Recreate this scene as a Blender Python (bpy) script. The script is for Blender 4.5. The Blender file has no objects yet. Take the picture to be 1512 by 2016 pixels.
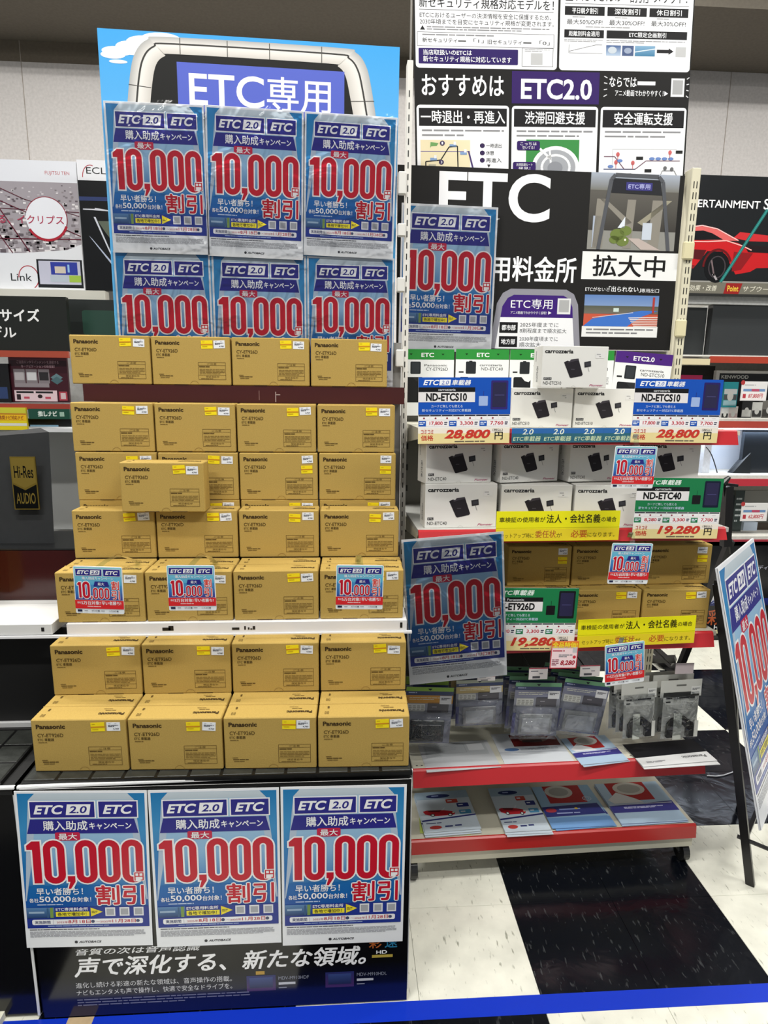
import bpy, math, random
from mathutils import Vector, Matrix
random.seed(7)
SC = bpy.context.scene
COL = SC.collection
R = math.radians

# ------------------------------------------------------------------ camera
CZ, PITCH, YAW, ROLL, FPX = 1.48611204, 0.193413279, 0.0638694779, 0.011338807, 1236.75655
_f = Vector((math.sin(YAW)*math.cos(PITCH), math.cos(YAW)*math.cos(PITCH), -math.sin(PITCH)))
_r = Vector((math.cos(YAW), -math.sin(YAW), 0)); _u = _r.cross(_f)
_r2 = _r*math.cos(ROLL)+_u*math.sin(ROLL); _u2 = -_r*math.sin(ROLL)+_u*math.cos(ROLL)
cam = bpy.data.cameras.new('camera'); camo = bpy.data.objects.new('camera', cam); COL.objects.link(camo)
cam.sensor_fit = 'HORIZONTAL'; cam.sensor_width = 36; cam.lens = FPX/1512*36; cam.clip_start = .05
Mc = Matrix.Identity(4)
for i in range(3):
    Mc[i][0] = _r2[i]; Mc[i][1] = _u2[i]; Mc[i][2] = -_f[i]; Mc[i][3] = (0, 0, CZ)[i]
camo.matrix_world = Mc; SC.camera = camo

# ------------------------------------------------------------------ world, lights, exposure
SC.view_settings.view_transform = 'Standard'; SC.view_settings.look = 'None'
SC.view_settings.gamma = 1; SC.view_settings.use_curve_mapping = False
SC.view_settings.exposure = -0.17
W_ = bpy.data.worlds.new('world'); SC.world = W_; W_.use_nodes = True
W_.node_tree.nodes['Background'].inputs[0].default_value = (.93, .97, 1, 1)
W_.node_tree.nodes['Background'].inputs[1].default_value = .40
LAMPS = [(-1.6, -0.6), (1.4, -0.6), (-0.5, .6), (2.2, .9), (-2.4, 2.3), (1.1, 2.8), (3.6, 2.6), (-.9, 2.6)]
LAMP_Z, LAMP_W = 3.98, 66
SC.cycles.use_denoising = True
SC.cycles.max_bounces = 6; SC.cycles.transparent_max_bounces = 16; SC.cycles.sample_clamp_indirect = 4

# ------------------------------------------------------------------ helpers
def lin(c):
    if isinstance(c, str):
        c = c.lstrip('#'); c = c if len(c) == 6 else ''.join(q*2 for q in c); c = tuple(int(c[i:i+2], 16)/255 for i in (0, 2, 4))
    return tuple((x/12.92 if x <= .04045 else ((x+.055)/1.055)**2.4) for x in c[:3])+(1,)

MATS = {}
def mat(name, rough=.5, metal=0, noise=0, nscale=200, bump=0, bscale=60, coat=0, spec=.5, emit=0, alpha=None):
    if name in MATS: return MATS[name]
    m = bpy.data.materials.new(name); m.use_nodes = True; nt = m.node_tree; b = nt.nodes['Principled BSDF']
    at_ = nt.nodes.new('ShaderNodeAttribute'); at_.attribute_name = 'Col'
    out = at_.outputs['Color']
    tc = nt.nodes.new('ShaderNodeTexCoord')
    if noise:
        n = nt.nodes.new('ShaderNodeTexNoise'); n.inputs['Scale'].default_value = nscale; n.inputs['Detail'].default_value = 4
        nt.links.new(tc.outputs['Object'], n.inputs['Vector'])
        mr = nt.nodes.new('ShaderNodeMapRange'); mr.inputs[1].default_value = .3; mr.inputs[2].default_value = .7
        mr.inputs[3].default_value = 1-noise; mr.inputs[4].default_value = 1+noise
        nt.links.new(n.outputs[0], mr.inputs[0])
        mx = nt.nodes.new('ShaderNodeMix'); mx.data_type = 'RGBA'; mx.blend_type = 'MULTIPLY'; mx.inputs[0].default_value = 1
        nt.links.new(out, mx.inputs[6]); nt.links.new(mr.outputs[0], mx.inputs[7]); out = mx.outputs[2]
    nt.links.new(out, b.inputs['Base Color'])
    b.inputs['Roughness'].default_value = rough; b.inputs['Metallic'].default_value = metal
    b.inputs['Specular IOR Level'].default_value = spec; b.inputs['Coat Weight'].default_value = coat
    if bump:
        n2 = nt.nodes.new('ShaderNodeTexNoise'); n2.inputs['Scale'].default_value = bscale; n2.inputs['Detail'].default_value = 3
        nt.links.new(tc.outputs['Object'], n2.inputs['Vector'])
        bp = nt.nodes.new('ShaderNodeBump'); bp.inputs['Strength'].default_value = bump; bp.inputs['Distance'].default_value = .01
        nt.links.new(n2.outputs[0], bp.inputs['Height']); nt.links.new(bp.outputs[0], b.inputs['Normal'])
    if emit:
        nt.links.new(out, b.inputs['Emission Color']); b.inputs['Emission Strength'].default_value = emit
    MATS[name] = m; return m
mat('paper', .6, spec=.18); mat('gloss', .25, bump=.05, bscale=12, spec=.35); mat('kraft', .75, noise=.07, nscale=420, bump=.05, bscale=300, spec=.25)
mat('paint', .38, noise=.03, nscale=9); mat('plastic', .3); mat('matte', .8, noise=.08, nscale=60)
mat('metal', .3, metal=.9); mat('black_gloss', .16, bump=.03, bscale=8); mat('lamp', .5, emit=7); mat('screen', .4, emit=.8)
mat('mat_rubber', .42, noise=.2, nscale=40, bump=.3, bscale=30)

def film_mat(name, fac, rough, bump, scale, tint=(1, 1, 1, 1)):
    m = bpy.data.materials.new(name); m.use_nodes = True; nt = m.node_tree; nt.nodes.clear()
    o = nt.nodes.new('ShaderNodeOutputMaterial'); mx = nt.nodes.new('ShaderNodeMixShader')
    t = nt.nodes.new('ShaderNodeBsdfTransparent'); t.inputs[0].default_value = tint
    g = nt.nodes.new('ShaderNodeBsdfGlossy'); g.inputs['Roughness'].default_value = rough
    tc = nt.nodes.new('ShaderNodeTexCoord'); n = nt.nodes.new('ShaderNodeTexNoise'); n.inputs['Scale'].default_value = scale
    n.inputs['Detail'].default_value = 3; n.inputs['Distortion'].default_value = .8
    nt.links.new(tc.outputs['Object'], n.inputs['Vector'])
    bp = nt.nodes.new('ShaderNodeBump'); bp.inputs['Strength'].default_value = bump; bp.inputs['Distance'].default_value = .02
    nt.links.new(n.outputs[0], bp.inputs['Height']); nt.links.new(bp.outputs[0], g.inputs['Normal'])
    fr = nt.nodes.new('ShaderNodeFresnel'); fr.inputs[0].default_value = 1.28; nt.links.new(bp.outputs[0], fr.inputs['Normal'])
    ma = nt.nodes.new('ShaderNodeMath'); ma.operation = 'ADD'; ma.inputs[1].default_value = fac
    nt.links.new(fr.outputs[0], ma.inputs[0]); nt.links.new(ma.outputs[0], mx.inputs[0])
    nt.links.new(t.outputs[0], mx.inputs[1]); nt.links.new(g.outputs[0], mx.inputs[2]); nt.links.new(mx.outputs[0], o.inputs[0])
    MATS[name] = m
film_mat('film', .0, .10, .55, 9); film_mat('bag_film', .05, .10, 1.0, 24, (.95, .96, .97, 1)); film_mat('mint_film', .06, .2, .1, 5, (.78, .9, .84, 1))

class MB:
    def __init__(s): s.v = []; s.f = []; s.c = []; s.m = []; s.mn = []
    def mi(s, name):
        if name not in s.mn: s.mn.append(name)
        return s.mn.index(name)
    def face(s, pts, col, m='paper'):
        i = len(s.v); s.v += [tuple(p) for p in pts]; s.f.append(tuple(range(i, i+len(pts))))
        s.c.append([lin(c) for c in col] if isinstance(col, list) else [lin(col)]*len(pts)); s.m.append(s.mi(m))
    def raw(s, V, F, col, m='paper'):
        i = len(s.v); s.v += V; c = lin(col); k = s.mi(m)
        for f in F: s.f.append(tuple(i+j for j in f)); s.c.append([c]*len(f)); s.m.append(k)
    def box(s, x0, y0, z0, x1, y1, z1, col, m='paint', bev=0):
        if x0 > x1: x0, x1 = x1, x0
        if y0 > y1: y0, y1 = y1, y0
        if z0 > z1: z0, z1 = z1, z0
        if not bev:
            V = [(x, y, z) for z in (z0, z1) for y in (y0, y1) for x in (x0, x1)]
            s.raw(V, [(0, 2, 3, 1), (4, 5, 7, 6), (0, 1, 5, 4), (1, 3, 7, 5), (3, 2, 6, 7), (2, 0, 4, 6)], col, m); return s
        b = min(bev, (x1-x0)/2.1, (y1-y0)/2.1, (z1-z0)/2.1)
        V = []
        for sx in (0, 1):
            for sy in (0, 1):
                for sz in (0, 1):
                    X, Y, Z = (x0, x1)[sx], (y0, y1)[sy], (z0, z1)[sz]; dx, dy, dz = (b, -b)[sx], (b, -b)[sy], (b, -b)[sz]
                    V += [(X, Y+dy, Z+dz), (X+dx, Y, Z+dz), (X+dx, Y+dy, Z)]
        g = lambda a, b_, c, k: ((a*2+b_)*2+c)*3+k
        F = []
        F += [(g(0,0,0,0), g(0,0,1,0), g(0,1,1,0), g(0,1,0,0)), (g(1,0,0,0), g(1,1,0,0), g(1,1,1,0), g(1,0,1,0)),
              (g(0,0,0,1), g(1,0,0,1), g(1,0,1,1), g(0,0,1,1)), (g(0,1,0,1), g(0,1,1,1), g(1,1,1,1), g(1,1,0,1)),
              (g(0,0,0,2), g(0,1,0,2), g(1,1,0,2), g(1,0,0,2)), (g(0,0,1,2), g(1,0,1,2), g(1,1,1,2), g(0,1,1,2))]
        for a in (0, 1):
            for c in (0, 1):
                F.append((g(a,c,0,0), g(a,c,0,1), g(a,c,1,1), g(a,c,1,0)) if a == c else (g(a,c,0,0), g(a,c,1,0), g(a,c,1,1), g(a,c,0,1)))
                F.append((g(a,0,c,0), g(a,1,c,0), g(a,1,c,2), g(a,0,c,2)) if a == c else (g(a,0,c,0), g(a,0,c,2), g(a,1,c,2), g(a,1,c,0)))
                F.append((g(0,a,c,1), g(0,a,c,2), g(1,a,c,2), g(1,a,c,1)) if a == c else (g(0,a,c,1), g(1,a,c,1), g(1,a,c,2), g(0,a,c,2)))
                for d in (0, 1):
                    t = (g(a,c,d,0), g(a,c,d,1), g(a,c,d,2)); F.append(t if (a+c+d) % 2 == 1 else t[::-1])
        s.raw(V, F, col, m); return s
    def cyl(s, p, q, r, col, m='plastic', n=10, r2=None):
        p, q = Vector(p), Vector(q); d = (q-p).normalized(); a = d.orthogonal().normalized(); b = d.cross(a); r2 = r if r2 is None else r2
        V = [tuple(p+(a*math.cos(t)+b*math.sin(t))*r) for t in [2*math.pi*i/n for i in range(n)]]
        V += [tuple(q+(a*math.cos(t)+b*math.sin(t))*r2) for t in [2*math.pi*i/n for i in range(n)]]
        F = [(i, (i+1) % n, n+(i+1) % n, n+i) for i in range(n)]+[tuple(range(n))[::-1], tuple(range(n, 2*n))]
        s.raw(V, F, col, m); return s
    def build(s, name, parent=None, M=None):
        me = bpy.data.meshes.new(name); me.from_pydata(s.v, [], s.f)
        for n in s.mn: me.materials.append(MATS[n])
        me.polygons.foreach_set('material_index', s.m)
        ca = me.color_attributes.new('Col', 'FLOAT_COLOR', 'CORNER')
        ca.data.foreach_set('color', [x for f in s.c for c in f for x in c])
        me.update(); o = bpy.data.objects.new(name, me); COL.objects.link(o)
        if parent: o.parent = parent
        if M is not None: o.matrix_local = M
        if name.endswith('_print'): o['kind'] = 'stuff'
        return o

def tag(o, label=None, cat=None, group=None, kind=None):
    for k, v in (('label', label), ('category', cat), ('group', group), ('kind', kind)):
        if v: o[k] = v
    return o
def empty(name, M, label, cat, group=None):
    o = bpy.data.objects.new(name, None); COL.objects.link(o); o.empty_display_size = .05; o.matrix_world = M
    return tag(o, label, cat, group)
def copy_tree(o, parent=None):
    c = o.copy(); COL.objects.link(c)
    if parent: c.parent = parent
    for ch in o.children: copy_tree(ch, c)
    return c

# ---- geometry of the shop: real planes, measured points on them
def ray(px, py): return _f+_r2*((px-756)/FPX)-_u2*((py-1008)/FPX)
class Pl:
    def __init__(s, y, yaw=0, tilt=0, x=0, z=0):
        a = R(yaw); t = R(tilt); n0 = Vector((math.sin(a), -math.cos(a), 0)); up = Vector((0, 0, 1))
        s.p = Vector((x, y, z)); s.n = n0*math.cos(t)+up*math.sin(t)
    def hit(s, px, py):
        d = ray(px, py); o = Vector((0, 0, CZ)); return o+d*((s.p-o).dot(s.n)/d.dot(s.n))
def hitz(px, py, z):
    d = ray(px, py); return Vector((0, 0, CZ))+d*((z-CZ)/d.z)
class Fr:  # rectangle frame: origin top-left, X right, Y up, Z to the viewer
    def __init__(s, pl, TL, TR, BL, w=None, h=None):
        a, b, c = pl.hit(*TL), pl.hit(*TR), pl.hit(*BL)
        s.o = a; s.u = (b-a).normalized(); s.n = pl.n.normalized(); s.v = s.n.cross(s.u)
        s.w = w or (b-a).length; s.h = h or (a-c).dot(s.v)
    def M(s, sx=1, sy=1, dz=0):
        m = Matrix.Identity(4)
        for i in range(3): m[i][0] = s.u[i]*sx; m[i][1] = s.v[i]*sy; m[i][2] = s.n[i]; m[i][3] = s.o[i]+s.n[i]*dz
        return m
def frame_pts(o, u, n):
    m = Matrix.Identity(4); u = Vector(u).normalized(); n = Vector(n).normalized(); v = n.cross(u)
    for i in range(3): m[i][0] = u[i]; m[i][1] = v[i]; m[i][2] = n[i]; m[i][3] = o[i]
    return m
def Mz(x, y, z, yaw=0): return Matrix.Translation((x, y, z)) @ Matrix.Rotation(R(yaw), 4, 'Z')

# ---- flat print: lettering and shapes laid on a surface
_TC = {}
def glyphs(s, bold=0, ital=0):
    k = (s, bold, ital)
    if k not in _TC:
        c = bpy.data.curves.new('t', 'FONT'); c.body = s; c.offset = bold; c.shear = ital; c.resolution_u = 2 if len(s) > 12 else 6 if len(s) < 4 else 3; c.fill_mode = 'FRONT'
        o = bpy.data.objects.new('t', c); me = bpy.data.meshes.new_from_object(o)
        V = [(v.co.x, v.co.y) for v in me.vertices]; F = []
        for p in me.polygons:
            vs = list(p.vertices); F.append(tuple(vs if p.normal.z > 0 else vs[::-1]))
        _TC[k] = (V, F); bpy.data.objects.remove(o); bpy.data.curves.remove(c); bpy.data.meshes.remove(me)
    return _TC[k]
LZ = .00022
class Art:
    def __init__(s, mb, w, h, cw, ch, m='paper', x0=0, y0=0, z0=.0002):
        s.mb, s.sx, s.sy, s.m, s.x0, s.y0, s.z0 = mb, w/cw, h/ch, m, x0, y0, z0
    def P(s, x, y, L): return (s.x0+x*s.sx, s.y0-y*s.sy, s.z0+L*LZ)
    def poly(s, pts, col, L=1):
        ar = sum(pts[i][0]*pts[(i+1) % len(pts)][1]-pts[(i+1) % len(pts)][0]*pts[i][1] for i in range(len(pts)))
        if ar > 0:
            pts = pts[::-1]
            if isinstance(col, list): col = col[::-1]
        s.mb.face([s.P(x, y, L) for x, y in pts], col, s.m)
    def rect(s, x, y, w, h, col, L=1, col2=None, horiz=False):
        c = col
        if col2: c = [col, col2, col2, col] if horiz else [col, col, col2, col2]
        s.poly([(x, y), (x+w, y), (x+w, y+h), (x, y+h)], c, L)
    def rr(s, x, y, w, h, r, n=4):
        P = []
        for cx, cy, a in ((x+w-r, y+r, -90), (x+w-r, y+h-r, 0), (x+r, y+h-r, 90), (x+r, y+r, 180)):
            for i in range(n+1):
                t = R(a+90*i/n); P.append((cx+r*math.cos(t), cy+r*math.sin(t)))
        return P
    def rrect(s, x, y, w, h, r, col, L=1, n=4): s.poly(s.rr(x, y, w, h, r, n), col, L)
    def smooth(s, P, n=5):
        Q = [P[0]]+list(P)+[P[-1]]; R_ = []
        for i in range(1, len(Q)-2):
            for k in range(n):
                t = k/n; R_.append(tuple(.5*((2*Q[i][c])+(-Q[i-1][c]+Q[i+1][c])*t+(2*Q[i-1][c]-5*Q[i][c]+4*Q[i+1][c]-Q[i+2][c])*t*t+(-Q[i-1][c]+3*Q[i][c]-3*Q[i+1][c]+Q[i+2][c])*t**3) for c in (0, 1)))
        return R_+[P[-1]]
    def ring(s, A, B, col, L):
        for i in range(len(A)):
            j = (i+1) % len(A); s.poly([A[i], A[j], B[j], B[i]], col, L)
    def frame(s, x, y, w, h, t, col, L=1):
        s.rect(x, y, w, t, col, L); s.rect(x, y+h-t, w, t, col, L); s.rect(x, y+t, t, h-2*t, col, L); s.rect(x+w-t, y+t, t, h-2*t, col, L)
    def line(s, x0, y0, x1, y1, t, col, L=1):
        dx, dy = x1-x0, y1-y0; k = math.hypot(dx, dy) or 1; nx, ny = -dy/k*t/2, dx/k*t/2
        s.poly([(x0+nx, y0+ny), (x1+nx, y1+ny), (x1-nx, y1-ny), (x0-nx, y0-ny)], col, L)
    def pl(s, pts, t, col, L=1):
        for a, b in zip(pts, pts[1:]): s.line(*a, *b, t, col, L)
    def ell(s, x, y, rx, ry, col, L=1, n=20, a0=0, a1=360):
        s.poly([(x+rx*math.cos(R(a0+(a1-a0)*i/n)), y+ry*math.sin(R(a0+(a1-a0)*i/n))) for i in range(n if a1-a0 >= 360 else n+1)], col, L)
    def arc(s, x, y, rx, ry, t, col, L=1, a0=0, a1=360, n=20):
        P = [(x+rx*math.cos(R(a0+(a1-a0)*i/n)), y+ry*math.sin(R(a0+(a1-a0)*i/n))) for i in range(n+1)]; s.pl(P, t, col, L)
    def text(s, t, x, y, w, h, col, L=2, bold=0, ital=0, out=None, rot=0):
        if any(ord(ch) > 0x2fff for ch in t) and (bold or out):   # kanji: thicken by overprinting
            V, F = glyphs(t, 0, ital); em = h/.9; big = h*abs(s.sy) > .006
            def dirs(r, n): return [(r*math.cos(2*math.pi*(i+.5)/n), r*math.sin(2*math.pi*(i+.5)/n)) for i in range(n)]
            sets = []
            if out: sets.append((out[0], L-1, dirs(em*(out[1]-.02), 10)))
            r = em*bold*.75; sets.append((col, L, dirs(r, 4) if big else [(-r, 0), (r, 0)]))
            for c2, L2, D in sets:
                for i, (dx, dy) in enumerate(D): s.text(t, x+dx, y+dy, w, h, c2, L2+i*.02, 0, ital, None, rot)
            return
        V, F = glyphs(t, bold, ital)
        if not V: return
        xs = [v[0] for v in V]; ys = [v[1] for v in V]; a, b, c, d = min(xs), max(xs), min(ys), max(ys)
        kx, ky = w/(b-a), h/max(d-c, 1e-6)
        def put(VV, FF, col, L):
            i0 = []
            for (u, v) in VV:
                X, Y = x+(u-a)*kx, y+h-(v-c)*ky
                if rot == 180: X, Y = 2*x+w-X, 2*y+h-Y
                i0.append(s.P(X, Y, L))
            if rot == 90:
                i0 = [s.P(x+(v-c)/(d-c)*w, y+(u-a)/(b-a)*h, L) for (u, v) in VV]; FF = [f[::-1] for f in FF]
                i0 = [s.P(x+w-(v-c)/(d-c)*w, y+(u-a)/(b-a)*h, L) for (u, v) in VV]; FF = [f[::-1] for f in FF]
            s.mb.raw(i0, FF, col, s.m)
        if out:
            V2, F2 = glyphs(t, out[1], ital); put(V2, F2, out[0], L-1)
        put(V, F, col, L)
    def greek(s, x, y, w, h, rows, col, L=2, dens=.75, seed=1):
        rnd = random.Random(seed); rh = h/rows
        for i in range(rows):
            cx = x; end = x+w*(1 if i < rows-1 else rnd.uniform(.5, .9))
            while cx < end-w*.02:
                ww = min(rnd.uniform(1.2, 5)*rh, end-cx); s.rect(cx, y+i*rh+rh*(1-dens)/2, ww, rh*dens*.8, col, L); cx += ww+rh*.35
    def zero(s, x, y, w, h, st, o, col, ocol, L):
        r = w/2; n = 5
        A = s.rr(x-o, y-o, w+2*o, h+2*o, min(r+o, (w+2*o)/2), n)
        B = s.rr(x+st+o, y+st+o, max(w-2*st-2*o, 2), h-2*st-2*o, max(w-2*st-2*o, 2)/2, n)
        s.ring(A, B, ocol, L)
        A = s.rr(x, y, w, h, r, n); B = s.rr(x+st, y+st, w-2*st, h-2*st, (w-2*st)/2, n); s.ring(A, B, col, L+1)
    def one(s, x, y, w, h, st, o, col, ocol, L):
        P = lambda e: [(x-e, y+h*.1-e*.6), (x+w-st, y-e), (x+w+e, y-e), (x+w+e, y+h+e), (x+w-st-e, y+h+e), (x+w-st-e, y+h*.2+e), (x-e, y+h*.2+e)]
        s.poly(P(o), ocol, L); s.poly(P(0), col, L+1)
    def comma(s, x, y, w, h, o, col, ocol, L):
        P = lambda e: [(x-e, y-e), (x+w+e, y-e), (x+w+e, y+h*.45), (x+w*.35+e, y+h+e), (x-e, y+h+e), (x+w*.3-e, y+h*.45+e), (x-e, y+h*.45+e)]
        s.poly(P(o), ocol, L); s.poly(P(0), col, L+1)

RED, NAVY, WHT = '#C4182F', '#2C2B86', '#F4F4F6'
def etc_logo(a, x, y, w, h, L, two=True):
    a.rect(x, y, w, h, WHT, L); e = h*.06; a.rect(x+e, y+e, w-2*e, h-2*e, NAVY, L+1)
    if two:
        a.text('ETC', x+w*.07, y+h*.24, w*.45, h*.52, WHT, L+2, bold=.035, ital=.25)
        a.poly([(x+w*.575, y+h*.2), (x+w*.93, y+h*.2), (x+w*.90, y+h*.8), (x+w*.55, y+h*.8)], WHT, L+2)
        a.text('2.0', x+w*.60, y+h*.3, w*.27, h*.4, NAVY, L+3, bold=.02, ital=.2)
    else: a.text('ETC', x+w*.13, y+h*.24, w*.74, h*.52, WHT, L+2, bold=.035, ital=.25)

def campaign_art(a):
    a.rect(0, 0, 1000, 1450, '#EDEFF3', 0)
    a.rect(20, 22, 960, 330, '#2079B4', 1, '#3C8FC6'); a.rect(20, 352, 960, 330, '#3C8FC6', 1, '#2272B5'); a.rect(20, 682, 960, 300, '#2272B5', 1, '#1B62AC'); a.rect(20, 982, 960, 278, '#1B5CA8', 1, '#243B92')
    # toll gate arch
    a.poly([(150, 22), (850, 22), (900, 80), (100, 80)], ['#C6D2DA', '#C6D2DA', '#B9C6D0', '#B9C6D0'], 2.2)
    a.poly([(100, 80), (160, 80), (105, 560), (30, 1000), (24, 1000), (55, 560)], '#B4C4D6', 2.6)
    a.poly([(900, 80), (840, 80), (900, 560), (965, 1000), (976, 1000), (950, 560)], '#B4C4D6', 2.6)
    a.poly([(130, 60), (870, 60), (900, 560), (960, 860), (40, 860), (95, 560)], ['#A8C8DE', '#A8C8DE', '#8DB8DC', '#2E77B8', '#2E77B8', '#8DB8DC'], 2)
    etc_logo(a, 100, 85, 505, 158, 3, True); etc_logo(a, 618, 85, 310, 158, 3, False)
    a.poly([(105, 250), (895, 250), (925, 380), (75, 380)], NAVY, 3)
    a.text('購入助成', 200, 265, 335, 85, WHT, 4, bold=.02); a.text('キャンペーン', 550, 283, 320, 60, WHT, 4, bold=.03)
    a.rrect(285, 368, 190, 75, 14, '#C4284A', 4); a.text('最大', 312, 378, 140, 56, WHT, 6, bold=.02)
    y, h, st = 438, 400, 56
    a.one(60, y+8, 105, h-14, 62, 13, RED, WHT, 5)
    for k, x in enumerate((185, 430, 608, 786)): a.zero(x, y, 164, h, st, 13, RED, WHT, 5.1+k*.1)
    a.comma(362, y+h-70, 58, 118, 13, RED, WHT, 7)
    a.rrect(872, 735, 86, 90, 10, WHT, 8); a.text('円', 880, 743, 70, 74, RED, 9, bold=.03)
    a.text('割引', 575, 862, 370, 180, RED, 7, bold=.035, out=(WHT, .085))
    a.text('早い者勝ち！', 110, 880, 360, 66, WHT, 4, bold=.02)
    a.text('各社', 52, 975, 70, 40, WHT, 4, bold=.02); a.text('50,000', 128, 958, 245, 62, WHT, 4, bold=.015); a.text('台対象！', 380, 968, 150, 46, WHT, 4, bold=.02)
    a.greek(110, 1030, 360, 16, 1, '#B8CBE8', 4)
    a.rect(22, 1062, 955, 198, '#26378F', 3)
    a.rect(24, 1064, 215, 100, '#5C86B4', 4, '#27406F'); a.rect(40, 1100, 120, 18, '#9DB6CF', 5); a.rect(180, 1070, 14, 90, '#3C5F86', 5); a.rect(205, 1064, 24, 98, '#7C9A4F', 5)
    a.text('ETC専用料金所', 250, 1066, 250, 32, WHT, 4, bold=.02)
    a.rect(248, 1106, 262, 46, '#F2E23A', 4); a.text('各地で増加中！', 262, 1112, 225, 34, '#2A2A30', 5, bold=.02)
    a.poly([(522, 1070), (615, 1112), (522, 1156)], '#F2DE36', 4); a.greek(530, 1100, 45, 26, 2, '#8C8430', 5)
    for x in (636, 748, 860): a.rect(x, 1072, 78, 82, '#E6E8EC', 4); a.rect(x+10, 1084, 58, 58, '#A9ABB2', 5)
    a.rrect(60, 1178, 870, 50, 14, '#F1F1F4', 4); a.text('実施期間', 82, 1188, 120, 30, '#3A3F70', 5, bold=.02); a.rect(222, 1182, 3, 42, '#A0A4C0', 5)
    a.text('2025年', 250, 1194, 88, 22, '#B03040', 5); a.text('8月18日', 342, 1184, 175, 34, '#C02438', 5, bold=.02); a.ell(535, 1202, 15, 15, '#4B5070', 5, 10)
    a.text('～2025年', 562, 1194, 120, 22, '#B03040', 5); a.text('11月28日', 688, 1184, 185, 34, '#C02438', 5, bold=.02); a.ell(890, 1202, 15, 15, '#4B5070', 5, 10)
    a.greek(180, 1236, 640, 13, 1, '#9FB2DC', 4, seed=5)
    a.greek(35, 1272, 620, 12, 1, '#55565C', 2, seed=2); a.greek(35, 1292, 910, 60, 5, '#A9AAB0', 2, seed=3)
    a.ell(392, 1402, 13, 13, '#3A3A40', 2, 12); a.text('AUTOBACS', 412, 1392, 180, 20, '#303036', 2, bold=.03, ital=.3)

def pop_art(a):   # 1000 x 900 hanging card
    a.poly(a.rr(0, 0, 1000, 900, 30), '#EEF1F4', 0)
    a.rect(18, 15, 964, 330, '#8CD2DE', 1, '#58AFD6'); a.rect(18, 345, 964, 290, '#4A98CE', 1, '#4C3F98')
    a.poly([(18, 345), (360, 345), (18, 635)], ['#4A98CE', '#4590D0', '#2A4FA8'], 2)
    etc_logo(a, 40, 40, 545, 140, 2, True); etc_logo(a, 605, 40, 355, 140, 2, False)
    a.text('購入助成キャンペーン', 170, 192, 640, 58, WHT, 3, bold=.02)
    y = 290
    a.one(70, y+6, 75, 300, 48, 14, RED, WHT, 3); a.zero(170, y-5, 150, 322, 50, 14, RED, WHT, 3.1); a.comma(335, 560, 30, 70, 10, RED, WHT, 5)
    for k, x in enumerate((385, 500, 615)): a.zero(x, 400, 98, 210, 30, 10, RED, WHT, 3.2+k*.1)
    a.poly([(430, 278), (690, 278), (720, 370), (400, 370)], NAVY, 5); a.text('最大', 490, 296, 130, 56, WHT, 6, bold=.02)
    a.text('割', 770, 268, 150, 158, '#E03A2C', 6, bold=.03, out=(WHT, .09)); a.text('引', 765, 452, 160, 158, '#E03A2C', 6, bold=.03, out=(WHT, .09))
    a.rect(0, 640, 1000, 165, '#DD2B30', 3); a.text('各社', 45, 668, 75, 42, WHT, 4, bold=.02); a.text('5万台対象!', 130, 655, 390, 72, WHT, 4, bold=.03); a.text('早い者勝ち!', 545, 655, 400, 72, WHT, 4, bold=.03)
    a.greek(250, 748, 500, 26, 1, '#F6C6C6', 4)
    a.rect(40, 825, 95, 40, '#23284A', 3); a.text('8月18日', 330, 828, 130, 34, '#6A6A74', 4); a.text('11月28日', 690, 828, 150, 34, '#6A6A74', 4); a.ell(478, 845, 17, 17, '#6A6A74', 4, 10); a.ell(865, 845, 17, 17, '#6A6A74', 4, 10); a.greek(180, 836, 130, 18, 1, '#8B8B94', 4); a.greek(520, 836, 150, 18, 1, '#8B8B94', 4)

KR, INK = '#B0934E', '#3A2A12'
def kraft_front(a):   # 680 x 405
    a.text('Panasonic', 36, 36, 208, 34, INK, 1, bold=.035); a.text('CY-ET926D', 42, 106, 185, 28, '#54401A', 1, bold=.012)
    a.text('ETC 車載器', 42, 142, 116, 23, '#4E3C1A', 1, bold=.015); a.greek(44, 172, 112, 10, 1, '#6E5729', 1)
    a.frame(398, 212, 240, 146, 3, '#6B5427', 1); a.rect(398, 236, 240, 2.5, '#6B5427', 1); a.rect(398, 318, 240, 2.5, '#6B5427', 1)
    a.text('ご注意', 478, 218, 80, 15, '#5C471F', 1); a.greek(406, 244, 165, 12, 1, '#5C471F', 1, .9); a.greek(410, 266, 218, 48, 4, '#7C6330', 1, .55, 4)
    a.text('保証書在中', 462, 326, 116, 15, '#5C471F', 1); a.greek(420, 346, 190, 8, 1, '#6B5427', 1)
    a.greek(58, 312, 80, 9, 1, '#6B5427', 1); a.greek(62, 325, 215, 10, 1, '#5C471F', 1, .9); a.greek(68, 340, 140, 9, 1, '#6B5427', 1)
    a.arc(360, 404, 36, 34, 2.4, '#8A6A35', 1, 180, 360, 14); a.rect(185, 399, 120, 5, '#4A3518', 1); a.rect(410, 399, 125, 5, '#4A3518', 1)
def kraft_top(a):   # 680 x 190, read from behind
    a.text('Panasonic', 455, 98, 190, 34, INK, 1, bold=.035, rot=180); a.greek(490, 62, 140, 10, 1, '#6B5427', 1); a.greek(470, 40, 120, 8, 1, '#7C6330', 1)
    a.frame(48, 118, 12, 34, 3, '#5C471F', 1); a.frame(66, 118, 12, 34, 3, '#5C471F', 1); a.rect(66, 40, 14, 30, '#5C471F', 1)

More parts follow.
